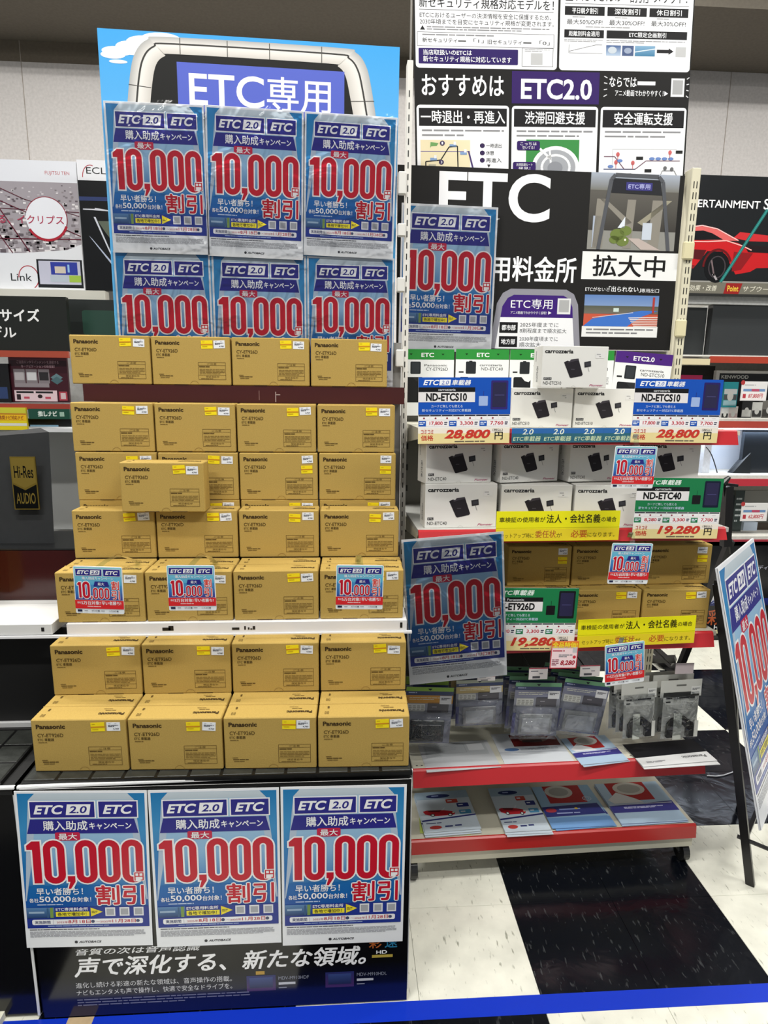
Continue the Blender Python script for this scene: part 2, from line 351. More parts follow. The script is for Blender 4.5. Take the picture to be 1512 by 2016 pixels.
BW, BH, BD = .2132, .1278, .06
def kraft_box():
    r = empty('carton', Matrix.Identity(4), 'x', 'box')
    mb = MB(); mb.box(0, 0, 0, BW, BD, BH, KR, 'kraft', bev=.0022)
    mb.box(.001, BD-.0005, BH-.0001, BW-.001, BD-.002, BH+.0007, KR, 'kraft')
    mb.build('carton_body', r)
    pm = MB(); a = Art(pm, BW, BH, 680, 405, 'kraft', z0=.0003); kraft_front(a)
    p = pm.build('front_print', r, Mz(0, 0, 0) @ Matrix.Translation((0, 0, BH)) @ Matrix.Rotation(R(90), 4, 'X'))
    pm = MB(); a = Art(pm, BW, BD, 680, 190, 'kraft', z0=.0009); kraft_top(a); pm.build('top_print', r, Matrix.Translation((0, BD, BH)))
    s = MB(); s.box(0, -.0205, 0, .0305, 0, .0004, '#E4E6EA', 'paper'); a = Art(s, .0305, .0205, 100, 78, z0=.0006)
    a.greek(12, 22, 75, 20, 2, '#6C6E76', 1, .9); a.text('4,760', 48, 52, 42, 15, '#3A3C44', 1, bold=.02); a.greek(14, 8, 30, 6, 1, '#9A9CA4', 1); a.greek(60, 8, 26, 6, 1, '#9A9CA4', 1)
    s.build('price_sticker', r)
    y = MB(); y.box(0, -.0215, 0, .031, 0, .0004, '#F0D81E', 'paper'); a = Art(y, .031, .0215, 100, 78, z0=.0006)
    a.rect(0, 32, 100, 12, '#C98A1E', 1); a.rect(0, 0, 100, 32, '#EED41C', 1); a.greek(10, 52, 80, 10, 1, '#C8A818', 2); a.greek(10, 10, 40, 8, 1, '#C0A010', 2)
    y.build('discount_sticker', r)
    return r
PROTO_K = kraft_box()
def sticker_M(x, z, rot=0): return Matrix.Translation((x, -.0003, z)) @ Matrix.Rotation(R(90), 4, 'X') @ Matrix.Rotation(R(rot), 4, 'Z')
_used = [False]
def carton(M, label, group, layout=0, sx=1, sz=1, jit=None):
    r = PROTO_K if not _used[0] else copy_tree(PROTO_K); _used[0] = True
    r.matrix_world = M @ Matrix.Diagonal((sx, 1, sz, 1)); r['label'] = label; r['group'] = group
    j = random.Random(label); q = lambda s: j.uniform(-s, s)
    for c in list(r.children):
        n = c.name.split('.')[0]
        if n == 'price_sticker': c.matrix_local = sticker_M(.1685+q(.002), BH-.008+q(.0025), q(3.5))
        if n == 'discount_sticker':
            if layout == 0: c.matrix_local = sticker_M(.1335+q(.002), BH-.0085+q(.002), q(3.5))
            elif layout == 1: c.matrix_local = sticker_M(.1685+q(.001), BH-.034, q(2))
            else: bpy.data.objects.remove(c)
    return r

def sheet(name, label, cat, fr, art=None, cw=100, ch=100, t=.001, base='#EEEEF0', m='paper', group=None, side=None, parent=None, curl=0):
    mb = MB(); mb.box(0, -fr.h, -t, fr.w, 0, 0, side or base, m)
    if side: mb.face([(0, -fr.h, .0001), (fr.w, -fr.h, .0001), (fr.w, 0, .0001), (0, 0, .0001)], base, m)
    if art: art(Art(mb, fr.w, fr.h, cw, ch, m))
    o = mb.build(name); o.matrix_world = fr.M()
    if parent: o.parent = parent; o.matrix_parent_inverse = parent.matrix_world.inverted(); return o
    return tag(o, label, cat, group)

# ------------------------------------------------------------------ the room
TS = .3048
FX, FY = .4886, 1.283
fm = MB(); fm.box(-5, -3, -.12, 7, 9, -.008, '#4A4A46', 'matte'); floor = fm.build('floor'); tag(floor, kind='structure')
def tile_mat(name, base, vein, lo, hi, rough):
    m = bpy.data.materials.new(name); m.use_nodes = True; nt = m.node_tree; b = nt.nodes['Principled BSDF']
    g = nt.nodes.new('ShaderNodeNewGeometry'); mp = nt.nodes.new('ShaderNodeMapping'); mp.inputs['Scale'].default_value = (95, 26, 1); mp.inputs['Rotation'].default_value = (0, 0, R(-14))
    nt.links.new(g.outputs['Position'], mp.inputs[0])
    n = nt.nodes.new('ShaderNodeTexNoise'); n.inputs['Scale'].default_value = 1; n.inputs['Detail'].default_value = 3; nt.links.new(mp.outputs[0], n.inputs['Vector'])
    mr = nt.nodes.new('ShaderNodeMapRange'); mr.inputs[1].default_value = lo; mr.inputs[2].default_value = hi; nt.links.new(n.outputs[0], mr.inputs[0])
    n3 = nt.nodes.new('ShaderNodeTexNoise'); n3.inputs['Scale'].default_value = 14; n3.inputs['Detail'].default_value = 5; nt.links.new(g.outputs['Position'], n3.inputs['Vector'])
    mr3 = nt.nodes.new('ShaderNodeMapRange'); mr3.inputs[1].default_value = .3; mr3.inputs[2].default_value = .7; mr3.inputs[3].default_value = .88; mr3.inputs[4].default_value = 1.06; nt.links.new(n3.outputs[0], mr3.inputs[0])
    mx = nt.nodes.new('ShaderNodeMix'); mx.data_type = 'RGBA'; mx.inputs[6].default_value = lin(base); mx.inputs[7].default_value = lin(vein)
    nt.links.new(mr.outputs[0], mx.inputs[0])
    m2 = nt.nodes.new('ShaderNodeMix'); m2.data_type = 'RGBA'; m2.blend_type = 'MULTIPLY'; m2.inputs[0].default_value = 1
    nt.links.new(mx.outputs[2], m2.inputs[6]); nt.links.new(mr3.outputs[0], m2.inputs[7]); nt.links.new(m2.outputs[2], b.inputs['Base Color'])
    b.inputs['Roughness'].default_value = rough; b.inputs['Specular IOR Level'].default_value = .4
    n2 = nt.nodes.new('ShaderNodeTexNoise'); n2.inputs['Scale'].default_value = 5; n2.inputs['Detail'].default_value = 4; n2.inputs['Distortion'].default_value = .6; nt.links.new(g.outputs['Position'], n2.inputs['Vector'])
    bp = nt.nodes.new('ShaderNodeBump'); bp.inputs['Strength'].default_value = .10 if name == 'tile_white' else .2; bp.inputs['Distance'].default_value = .02; nt.links.new(n2.outputs[0], bp.inputs['Height']); nt.links.new(bp.outputs[0], b.inputs['Normal'])
    MATS[name] = m
tile_mat('tile_white', '#DEDDD0', '#9C9C8E', .63, .74, .2)
tile_mat('tile_black', '#080B12', '#3E4042', .61, .74, .16)
tm = {}
for k, mn in (('w', 'tile_white'), ('b', 'tile_black')):
    mb = MB(); mb.box(.0004, .0004, -.008, TS-.0004, TS-.0004, 0, '#888888', mn, bev=.0006); o = mb.build('tile'); tm[k] = o.data; bpy.data.objects.remove(o)
for i in range(-9, 11):
    for j in range(-2, 12):
        blk = ((i//2)+(j//2)) % 2 == 0
        o = bpy.data.objects.new('tile', tm['b' if blk else 'w']); COL.objects.link(o); o.parent = floor; o.location = (FX+i*TS, FY+j*TS-.02, 0)
mb = MB(); mb.box(-1.9, 1.2365, 0, 3, 1.2855, .0006, '#0930B4', 'plastic'); tag(mb.build('floor_tape'), 'bright blue tape strip stuck along the floor in front of the displays', 'tape')
mb = MB(); mb.box(-.66, 1.258, .0006, -.60, 1.2860, .0011, '#B39B78', 'matte'); tag(mb.build('tape_scrap'), 'small tan scrap of tape stuck on the blue floor tape', 'tape')
WY = 4.6
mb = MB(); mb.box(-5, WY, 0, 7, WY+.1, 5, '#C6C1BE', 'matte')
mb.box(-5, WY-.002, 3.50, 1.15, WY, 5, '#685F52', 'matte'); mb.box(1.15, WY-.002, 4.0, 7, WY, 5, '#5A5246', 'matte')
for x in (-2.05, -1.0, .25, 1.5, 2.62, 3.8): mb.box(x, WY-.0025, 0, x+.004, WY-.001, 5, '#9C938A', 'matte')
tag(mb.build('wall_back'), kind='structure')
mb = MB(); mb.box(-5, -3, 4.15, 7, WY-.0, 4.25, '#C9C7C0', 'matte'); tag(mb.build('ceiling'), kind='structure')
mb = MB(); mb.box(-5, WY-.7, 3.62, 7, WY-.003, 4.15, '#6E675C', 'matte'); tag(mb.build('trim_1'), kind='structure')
for i, (x, y) in enumerate(LAMPS):
    lr = empty('ceiling_lamp', Mz(x, y, LAMP_Z), 'long white fluorescent ceiling lamp above the shop floor', 'lamp', 'ceiling lamps')
    mb = MB(); mb.box(-.62, -.09, .03, .62, .09, .17, '#DADADA', 'paint'); mb.build('housing', lr)
    mb = MB(); mb.box(-.6, -.05, .0, .6, .05, .03, '#FFFFFF', 'lamp'); mb.build('tube', lr)
    ld = bpy.data.lights.new('lamp_light', 'AREA'); ld.shape = 'RECTANGLE'; ld.size = 1.2; ld.size_y = .12; ld.energy = LAMP_W; ld.color = (1, .985, .94)
    lo = bpy.data.objects.new('lamp_light', ld); COL.objects.link(lo); lo.parent = lr; lo.location = (0, 0, -.01)

# ------------------------------------------------------------------ left display: tables
TZ, TF, TB = .625, 1.292, 1.53
def table(x0, x1, label, seam):
    r = empty('display_table', Mz(x0, TF, 0, 0 if seam else 1.5), label, 'table', 'black display tables')
    w = x1-x0
    mb = MB(); mb.box(0, 0, TZ-.03, w, TB-TF+.03, TZ-.012, '#141414', 'matte'); mb.build('table_top', r)
    mb = MB(); mb.box(0, .002, .006, w, .012, TZ-.03, '#0C0C0E', 'black_gloss'); mb.build('front_panel', r)
    mb = MB(); mb.box(w-.006, .0, .004, w, TB-TF+.02, TZ-.012, '#E6E6E6', 'paint'); mb.build('side_panel', r)
    mb = MB(); mb.box(0, -.004, TZ-.014, w, 0, TZ-.010, '#F0F0F0', 'paint'); mb.box(0, -.0035, TZ-.010, w, .004, TZ-.0085, '#F0F0F0', 'paint'); mb.build('edge_trim', r)
    mb = MB(); mb.box(0, TB-TF+.02, TZ-.02, w, TB-TF+.03, TZ+.0, '#C8C8C8', 'paint'); mb.build('rear_trim', r)
    return r
T1 = table(-.722, .158, 'black display table under the stacked cartons, campaign posters on its front', 0)
T2 = table(-1.65, -.728, 'black display table cut by the left frame edge, holding the rubber mats', 1)
# rubber mat tiles on the tables
pad = MB(); pad.box(.002, .002, 0, .068, .068, .0025, '#2E302D', 'mat_rubber', bev=.001); po = pad.build('pad'); pm_ = po.data; bpy.data.objects.remove(po)
for n, (x0, cols, lab) in enumerate([(-1.63, 12, 'black rubber grid mat on the table at the left frame edge'), (-.715, 12, 'black rubber grid mat under the lowest row of kraft cartons')]):
    mb = MB(); mb.box(0, 0, 0, cols*.0725, .222, .0105, '#0B0B0B', 'mat_rubber'); mt = mb.build('rubber_mat', None, Mz(x0, TF+.006, TZ-.012)); tag(mt, lab, 'mat', 'black rubber mats')
    for i in range(cols):
        for j in range(3):
            o = bpy.data.objects.new('pad', pm_); COL.objects.link(o); o.parent = mt; o.location = (i*.0725+.001, j*.073+.002, .0105-.0012)

# ------------------------------------------------------------------ left gondola
G = empty('gondola_shelf', Mz(-.705, 1.5, 0), 'white gondola shelf unit behind the kraft cartons', 'shelf')
def part(name, parent, x0, y0, z0, x1, y1, z1, col, m='paint', bev=0, extra=None):
    mb = MB(); mb.box(x0, y0, z0, x1, y1, z1, col, m, bev)
    if extra: extra(mb)
    return mb.build(name, parent)
part('middle_shelf', G, .025, 0, .884, .862, .40, .9135, '#DDDCDE', bev=.001, extra=lambda mb: [mb.box(x, -.0006, .893, x+w, 0, .899+h, '#151313', 'paint') for x, w, h in ((.255, .020, .002), (.27, .012, .006), (.425, .018, .0), (.455, .004, .003), (.464, .004, .0), (.470, .005, -.003), (.476, .006, .003), (.845, .006, .008))])
part('shelf_lip', G, -.9, -.004, .8785, .875, .004, .8845, '#E4E4E6')
part('side_shelf', G, -.9, 0, .886, -.01, .34, .9135, '#D6D6D4', bev=.001, extra=lambda mb: mb.box(-.035, -.0006, .895, -.028, 0, .905, '#151313', 'paint'))
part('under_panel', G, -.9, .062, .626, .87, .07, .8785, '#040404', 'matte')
part('upper_shelf', G, .0, .276, 1.4445, .872, .40, 1.4905, '#3E0F0E', 'paint', extra=lambda mb: [mb.box(.47, .2755, 1.452, .4715, .276, 1.478, '#8A6A66', 'paint'), mb.box(.515, .2755, 1.447, .5168, .276, 1.475, '#B9A7A4', 'paint'), mb.box(.5165, .2755, 1.466, .528, .276, 1.468, '#B9A7A4', 'paint')])  # red rail front coloured dark, its lack of light put into the colour
part('back_panel', G, -.02, .405, .88, .872, .415, 1.62, '#8E8C88')
for x in (.876,):
    mb = MB(); mb.box(x, .395, 0, x+.016, .43, 2.36, '#D8D5CE', 'paint', bev=.001)
    for k in range(60): mb.box(x+.005, .3945, .5+k*.03, x+.008, .395, .516+k*.03, '#2A2A28', 'paint')
    mb.build('post', G)
part('thin_rod', G, .883, .41, 2.36, .888, .415, 3.0, '#8A8782', 'metal')
for z, h in ((2.02, .06), (1.91, .035), (1.76, .04), (1.55, .05)): part('bracket', G, .855, .385, z, .878, .40, z+h, '#D8D6D0', 'plastic', bev=.003)

rows = {1: (-.7330, 1.7758, 1.6186, -.0026), 2: (-.7141, 1.7026, 1.4432, .0128), 3: (-.7103, 1.6979, 1.3137, .0107), 4: (-.7059, 1.6373, 1.1696, .0004),
        5: (-.7026, 1.5070, 1.0418, .0066), 6: (-.7004, 1.4455, .8810, -.0074), 7: (-.7022, 1.3308, .7532, -.0208)}
ORD = ['leftmost', 'second from left', 'third from left', 'rightmost']
RN = {1: 'top row, on the dark red shelf', 2: 'second row from the top', 3: 'third row from the top', 4: 'fourth row from the top', 5: 'fifth row, on the white shelf', 6: 'second row from the bottom', 7: 'bottom row on the rubber mat'}
LAY = {(3, 2): 1, (3, 3): 1, (5, 0): 2, (5, 1): 2}
for k, (x0, y0, zt, ya) in rows.items():
    for c in range(4):
        xx = c*BW
        M = Matrix.Translation((x0+xx*math.cos(ya), y0+xx*math.sin(ya), zt-BH)) @ Matrix.Rotation(ya+random.uniform(-.004, .004), 4, 'Z') @ Matrix.Translation((.002, 0, 0))
        carton(M, 'brown kraft carton, %s in the %s' % (ORD[c], RN[k]), 'kraft cartons stacked on the left display', LAY.get((k, c), 0), .979)
for (k, x0, y0, zt, ya, txt) in ((7, -.7010, 1.3918, .7532, -.0195, 'behind the bottom row'), (5, -.7015, 1.5680, 1.0418, .006, 'behind the fifth row'), (4, -.7095, 1.6985, 1.186, .0105, 'behind the fourth row')):
    for c in range(4):
        xx = c*BW
        M = Matrix.Translation((x0+xx*math.cos(ya), y0+xx*math.sin(ya), zt-BH)) @ Matrix.Rotation(ya+random.uniform(-.004, .004), 4, 'Z') @ Matrix.Translation((.002, 0, 0))
        carton(M, 'brown kraft carton %s showing only its top strip, %s' % (txt, ORD[c]), 'kraft cartons stacked on the left display', 0, .979)
for c in range(4):   # boards under the rear stack
    pass
part('riser_board', G, .0, .20, .9135, .86, .29, 1.0575, '#3A3A3A', 'matte')
carton(Mz(-.5665, 1.612, 1.1700, -.4), 'brown kraft carton standing proud in front of the third row', 'kraft cartons stacked on the left display', 0, .98)

# ------------------------------------------------------------------ toll gate board with posters
PB = Pl(1.9, 1.0)
def gate_board(a):
    a.rect(0, 0, 1000, 1052, '#5FB4EA', 0); a.rect(0, 0, 1000, 600, '#3F9CDC', 1, '#6FB8E8')
    for k, (x, y, rx, ry) in enumerate(((60, 66, 50, 15), (105, 52, 50, 20), (150, 36, 60, 22), (205, 22, 66, 20), (46, 78, 40, 12), (130, 62, 80, 14), (62, 98, 30, 6))): a.ell(x, y, rx, ry, '#E6ECF1', 2+k*.1)
    a0 = a; _P = a.P; a.P = lambda x, y, L: _P(x, 14+(y-55)*.78, L)
    out = [(75, 420), (98, 210), (120, 120), (160, 70), (230, 55), (780, 55), (850, 70), (885, 120), (905, 210), (935, 420)]
    inn = [(150, 420), (168, 250), (185, 165), (215, 130), (260, 120), (745, 120), (790, 130), (815, 165), (832, 250), (858, 420)]
    out = a.smooth(out); inn = a.smooth(inn)
    for i in range(len(out)-1):
        o0, o1, i0, i1 = out[i], out[i+1], inn[i], inn[i+1]; c0, c1 = ['#A6A4A0', '#E4E0DA'], 0
        m0 = ((o0[0]+i0[0])/2, (o0[1]+i0[1])/2); m1 = ((o1[0]+i1[0])/2, (o1[1]+i1[1])/2)
        a.poly([o0, o1, m1, m0], ['#A9A8A6', '#A9A8A6', '#E2DED8', '#E2DED8'], 3); a.poly([m0, m1, i1, i0], ['#E2DED8', '#E2DED8', '#C6C1BA', '#C6C1BA'], 3)
    a.poly(inn, '#1B1B1A', 3)
    mid = [((o[0]*.6+i[0]*.4), (o[1]*.6+i[1]*.4)) for o, i in zip(out, inn)]; a.pl(mid, 6, '#3C3B39', 4)
    for x in (265, 420, 560, 735): a.line(x, 56, x, 119, 2.5, '#55534F', 5)
    for x0, y0, x1, y1 in ((92, 250, 165, 258), (915, 262, 835, 268)): a.line(x0, y0, x1, y1, 2.5, '#55534F', 5)
    a.rect(252, 150, 560, 210, '#5563BE', 5); a.text('ETC', 290, 190, 250, 128, '#EDEBF2', 6, bold=.012); a.text('専用', 550, 187, 215, 138, '#EDEBF2', 6, bold=.012)
fb = Fr(PB, (191, 55), (787, 93), (228, 690)); 
sheet('toll_gate_board', 'tall sky blue sign board printed with a toll gate frame behind the posters', 'sign', fb, gate_board, 1000, 1052, t=.005, base='#5FB4EA', side='#D8D2C8')

cm = MB(); PW, PH = .257, .3727
cm.box(0, -PH, -.0006, PW, 0, 0, '#F0F0F2', 'gloss'); campaign_art(Art(cm, PW, PH, 1000, 1450, 'gloss')); co = cm.build('campaign_poster'); CAMP = co.data; bpy.data.objects.remove(co)
def sleeve_mesh(seed):
    rnd = random.Random(seed); mb = MB(); nx, ny = 8, 10; g = []
    for j in range(ny+1):
        for i in range(nx+1):
            e = 0 if i in (0, nx) or j in (0, ny) else 1
            g.append((-.004+(PW+.008)*i/nx, -(PH+.008)*j/ny+.006, .0052+e*rnd.uniform(0, .0022)))
    F = [(j*(nx+1)+i, (j+1)*(nx+1)+i, (j+1)*(nx+1)+i+1, j*(nx+1)+i+1) for j in range(ny) for i in range(nx)]
    mb.raw(g, F, '#ffffff', 'film'); o = mb.build('sleeve')
    for p in o.data.polygons: p.use_smooth = True
    d = o.data; bpy.data.objects.remove(o); return d
SL = [sleeve_mesh(s) for s in range(3)]
_sl = [0]
def poster(fr, label, group, sleeve=False, kx=None, ky=None, dz=0):
    o = bpy.data.objects.new('campaign_poster', CAMP); COL.objects.link(o)
    o.matrix_world = fr.M(dz=dz) @ Matrix.Diagonal((kx or fr.w/PW, ky or fr.w/PW, 1, 1)); tag(o, label, 'poster', group)
    if sleeve:
        s = bpy.data.objects.new('sleeve', SL[_sl[0] % 3]); _sl[0] += 1; COL.objects.link(s); s.parent = o; s['label'] = 'clear plastic sleeve'
    return o
PP = Pl(1.889, 1.0)
GP = 'discount campaign posters on the toll gate board'
p3 = [((203, 198), (401, 207), (220, 489)), ((403, 206), (598, 219), (412, 492)), ((600, 219), (783, 232), (602, 500))]
for (a, b, c), t in zip(p3, ('left', 'middle', 'right')):
    fr = Fr(PP, a, b, c); poster(fr, 'sleeved campaign poster, %s of the upper three on the toll gate board' % t, GP, True, dz=.0)
PP2 = Pl(1.892, 1.0)
for (a, b, c), t in zip([((221, 492), (412, 497), (232, 660)), ((415, 497), (602, 503), (420, 660)), ((604, 503), (777, 508), (604, 660))], ('left', 'middle', 'right')):
    fr = Fr(PP2, a, b, c); poster(fr, 'campaign poster half hidden by cartons, %s of the lower three' % t, GP, True, dz=-.006)
TP = Pl(1.2835, 0)
for (a, b, c), t in zip([((27, 1557.5), (289, 1556), (52, 1866)), ((290.5, 1556), (549, 1550), (307, 1865)), ((552, 1549.5), (801, 1544), (549, 1862))], ('left', 'middle', 'right')):
    fr = Fr(TP, a, b, c); poster(fr, 'campaign poster on the black table front, %s of three' % t, 'campaign posters on the table front', False, ky=fr.h/PH, dz=0)

def banner_art(a):   # 1000 x 690
    a.rect(0, 0, 1000, 560, '#09090B', 0); a.rect(0, 560, 1000, 130, '#09090B', 0, '#0B1440')
    a.text('音質の次は音声認識', 100, 476, 330, 20, '#E8E8EA', 1, bold=.02, ital=.2)
    a.text('声で深化する、新たな領域。', 92, 504, 790, 60, '#F4F4F6', 1, bold=.03, ital=.25)
    a.text('彩', 892, 480, 34, 34, '#B5622E', 1, bold=.02); a.text('速', 936, 480, 34, 34, '#2E7FA8', 1, bold=.02); a.text('HD', 912, 522, 30, 11, WHT, 1, bold=.02); a.rect(900, 536, 58, 9, '#B9A44A', 1)
    a.text('進化し続ける彩速の新たな領域は、音声操作の搭載。', 92, 582, 420, 18, '#D2D2D6', 1); a.text('ナビもエンタメも声で操作し、快適で安全なドライブを。', 92, 606, 420, 18, '#D2D2D6', 1)
    a.greek(92, 634, 470, 26, 3, '#6E7088', 1, .5); a.rect(578, 572, 24, 11, '#B8923C', 1)
    for x in (552, 770):
        a.rect(x, 586, 80, 50, '#28306A', 1, '#4A2E62'); a.rect(x+8, 592, 64, 34, '#3A4C86', 2, '#232C55'); a.text('MDV-M910HDL' if x > 700 else 'MDV-M910HDF', x+88, 592, 84, 11, '#8C90A0', 1); a.greek(x+88, 610, 84, 12, 1, '#C6C8D0', 1, .8); a.greek(x+88, 626, 40, 6, 1, '#8C90A0', 1)
bf = Fr(Pl(1.2865, 0), (28, 1556), (803, 1545), (66, 1988)); bf.o = Vector((-.716, 1.2865, TZ-.014)); bf.u = Vector((1, 0, 0)); bf.v = Vector((0, 0, 1)); bf.w = .868; bf.h = TZ-.018
sheet('black_banner', 'black promotional banner with white japanese slogan along the table front', 'banner', bf, banner_art, 1000, 690, t=.0012, base='#09090B', m='black_gloss', side='#CFCFCF')
def banner2(a):
    a.rect(0, 0, 1000, 700, '#0A0A0C', 0); a.rect(0, 560, 1000, 140, '#0B0C12', 1, '#101A48')
    a.ell(930, 260, 170, 150, '#17181C', 1, 24); a.arc(930, 260, 175, 155, 8, '#3A3C42', 2, 90, 270); a.rect(500, 320, 500, 120, '#26272C', 2, '#141519')
    a.rect(925, 60, 75, 40, '#6FB3D8', 2); a.rect(890, 480, 72, 105, '#E2E0DC', 2); a.greek(896, 488, 60, 34, 3, '#8A8884', 3, .4); a.rect(898, 528, 55, 50, '#C2C0BC', 3)
    a.rect(905, 600, 90, 55, '#2A2E44', 2, '#3A4260'); a.ell(905, 628, 14, 22, '#C09080', 3); a.text('S719', 915, 664, 42, 10, '#B0B2BC', 3); a.rect(960, 664, 20, 9, '#D8D8DC', 3)
bf2 = Fr(Pl(1.30, 0), (0, 1556), (27, 1556), (0, 1988)); bf2.o = Vector((-1.55, 1.2805, TZ-.014)); bf2.u = Vector((.9996, .0262, 0)); bf2.n = Vector((.0262, -.9996, 0)); bf2.v = Vector((0, 0, 1)); bf2.w = .825; bf2.h = TZ-.02
sheet('car_banner', 'black banner with dark car picture at the left frame edge', 'banner', bf2, banner2, 1000, 700, t=.0012, base='#0A0A0C', m='black_gloss', side='#CFCFCF')
mb = MB(); mb.box(0, 0, 0, .42, .045, .02, '#D9D8C6', 'matte'); mb.build('base_board', T2, Mz(.42, -.03, .0, 0))

# hanging pop cards
pc = MB(); CWD, CHT = .082, .074
_a = Art(pc, CWD, CHT, 1000, 900, 'gloss', z0=.0003)
P_ = _a.rr(0, 0, 1000, 900, 40, 4); n_ = len(P_)
V_ = [_a.P(x, y, 0)[:2]+(0,) for x, y in P_]+[_a.P(x, y, 0)[:2]+(-.0012,) for x, y in P_]
pc.raw(V_, [tuple(range(n_))[::-1], tuple(range(n_, 2*n_))]+[(i, (i+1) % n_, n_+(i+1) % n_, n_+i) for i in range(n_)], '#EEF1F4', 'gloss')
pop_art(_a); po = pc.build('card'); POP = po.data; bpy.data.objects.remove(po)
def pop(pl, TL, TR, BL, label, arm_from, group):
    fr = Fr(pl, TL, TR, BL)
    e = empty('price_pop', fr.M(), label, 'card', group)
    c = bpy.data.objects.new('card', POP); COL.objects.link(c); c.parent = e; c.matrix_local = Matrix.Diagonal((fr.w/CWD, fr.h/CHT, 1, 1))
    mb = MB(); A = Vector(arm_from); B = fr.o+fr.u*fr.w*.5-fr.v*.002+fr.n*-.002; inv = fr.M().inverted(); side = fr.u*.007; P = []
    for i in range(9):
        t = i/8; q = A.lerp(B, t)+Vector((0, 0, 1))*math.sin(t*math.pi)*.022; P.append(q)
    for i in range(8):
        f4 = [inv @ (P[i]-side), inv @ (P[i+1]-side), inv @ (P[i+1]+side), inv @ (P[i]+side)]; mb.face(f4, '#BFE0D0', 'mint_film')
    mb.build('flexible_arm', e)
    return e
GC = 'small discount cards hanging in front of the kraft cartons'
for (a, b, c, t, yy) in (((143, 1114), (240, 1117), (122.5, 1206), 'leftmost', 1.40), ((327, 1113), (422, 1113), (313, 1202), 'second', 1.40), ((662, 1112), (756, 1113), (661, 1199), 'right hand', 1.42)):
    pl = Pl(yy, 0, -4); h = pl.hit((a[0]+b[0])/2, a[1])
    pop(pl, a, b, c, 'small discount card, %s of the three over the left cartons' % t, (h.x, 1.58, 1.0425), GC)
# ------------------------------------------------------------------ right gondola
UX, UY, UYAW, UW, UD = .2, 1.66, 2.0, .905, .42
U = empty('wheeled_gondola', Mz(UX, UY, 0, UYAW), 'cream wheeled gondola with red shelf rails on the right of the kraft cartons', 'shelf')
UM = U.matrix_world
def upl(d, tilt=0):
    p = UM @ Vector((0, d, 0)); return Pl(p.y, UYAW, tilt, p.x, 0)
CREAM, RAIL = '#CBC7B4', '#B4262C'
part('kick_panel', U, 0, .004, .066, UW, .016, .11, CREAM, bev=.002)
part('base_deck', U, 0, .004, .140, UW, UD, .150, '#B9B6A6', bev=.001)
def rail(z0, z1, x0=0, x1=None, col=RAIL, tilt=.012):
    x1 = x1 or UW; mb = MB(); n = 4
    V = [(x0, -.006-tilt, z0), (x1, -.006-tilt, z0), (x1, -.006, z1-.004), (x0, -.006, z1-.004), (x1, -.001, z1), (x0, -.001, z1), (x1, .004, z1), (x0, .004, z1), (x1, .002-tilt, z0), (x0, .002-tilt, z0)]
    mb.raw(V, [(0, 1, 2, 3), (3, 2, 4, 5), (5, 4, 6, 7), (7, 6, 8, 9), (9, 8, 1, 0), (1, 8, 6, 4, 2), (0, 3, 5, 7, 9)], col, 'plastic')
    return mb.build('price_rail', U)
rail(.108, .151, 0, UW, '#A82420', .004)
SZ = {4: (.338, .388), 3: (.752, .795), 2: (1.076, 1.110), 1: (1.345, 1.386)}
for k, (z0, z1) in SZ.items():
    rail(z0, z1, 0, UW-(.02 if k < 4 else 0))
    def holes(mb, z=z1-.003, k=k):
        if k == 4:
            for i in range(0, 60):
                if i % 9 < 4: mb.box(.012+i*.0148, .020, z, .018+i*.0148, .0235, z+.0003, '#3A3832', 'paint')
    part('shelf_board', U, .002, 0.004, z1-.016, UW-.004, UD, z1-.003, '#C9C6B6' if k != 2 else '#B9B9B4', extra=holes)
    for x in (.0, UW-.006):
        mb = MB(); mb.face([(x, .01, z1-.016), (x, UD, z1-.016), (x, UD, z1-.07), (x, UD-.05, z1-.07), (x, .02, z1-.03)], CREAM, 'paint'); mb.face([(x+.002, .02, z1-.03), (x+.002, UD-.05, z1-.07), (x+.002, UD, z1-.07), (x+.002, UD, z1-.016), (x+.002, .01, z1-.016)], CREAM, 'paint'); mb.build('shelf_bracket', U)
part('shade_panel', U, .01, UD, .14, .56, UD+.008, .72, '#2A2A28', 'matte')  # dark sheet added to stand in for the shade below the third shelf
part('back_panel', U, .01, UD, .72, UW-.01, UD+.008, 1.62, '#8B8980', extra=lambda mb: [mb.box(.02+i*.05, UD-.0006, .80+j*.07, .026+i*.05, UD, .82+j*.07, '#2C2B28', 'paint') for i in range(17) for j in range(8)])
for x in (-.022, UW+.002):
    mb = MB(); mb.box(x, UD-.03, .1, x+.03, UD+.015, 2.18 if x > 0 else 1.60, '#D5CFB6' if x > 0 else '#33312E', 'paint', bev=.002)
    for i in range(62):
        z = .2+i*.032
        if z > (2.15 if x > 0 else 1.58): break
        for dx in (.008, .018): mb.box(x+dx, UD-.0306, z, x+dx+.0028, UD-.03, z+.020, '#1C1B18', 'paint')
    mb.build('slotted_post', U)
for z in (1.905, 1.665):
    part('post_clip', U, UW-.008, UD-.04, z, UW+.03, UD-.028, z+.055, '#D8CFA8', 'plastic', bev=.004)
for x, y in ((.012, .03), (UW-.014, .035), (.012, UD-.05), (UW-.014, UD-.05)):
    mb = MB(); mb.box(x-.012, y-.012, .06, x+.012, y+.02, .075, '#B8B8B8', 'metal'); mb.box(x-.013, y-.005, .030, x-.011, y+.012, .066, '#B8B8B8', 'metal'); mb.box(x+.011, y-.005, .030, x+.013, y+.012, .066, '#B8B8B8', 'metal'); c = mb.build('caster', U)
    mb = MB(); mb.cyl((x-.0105, y, .033), (x+.0105, y, .033), .033, '#1E1E20', 'plastic', 20); mb.cyl((x-.0108, y, .033), (x+.0108, y, .033), .012, '#8E8E92', 'metal', 12); w = mb.build('wheel', c)
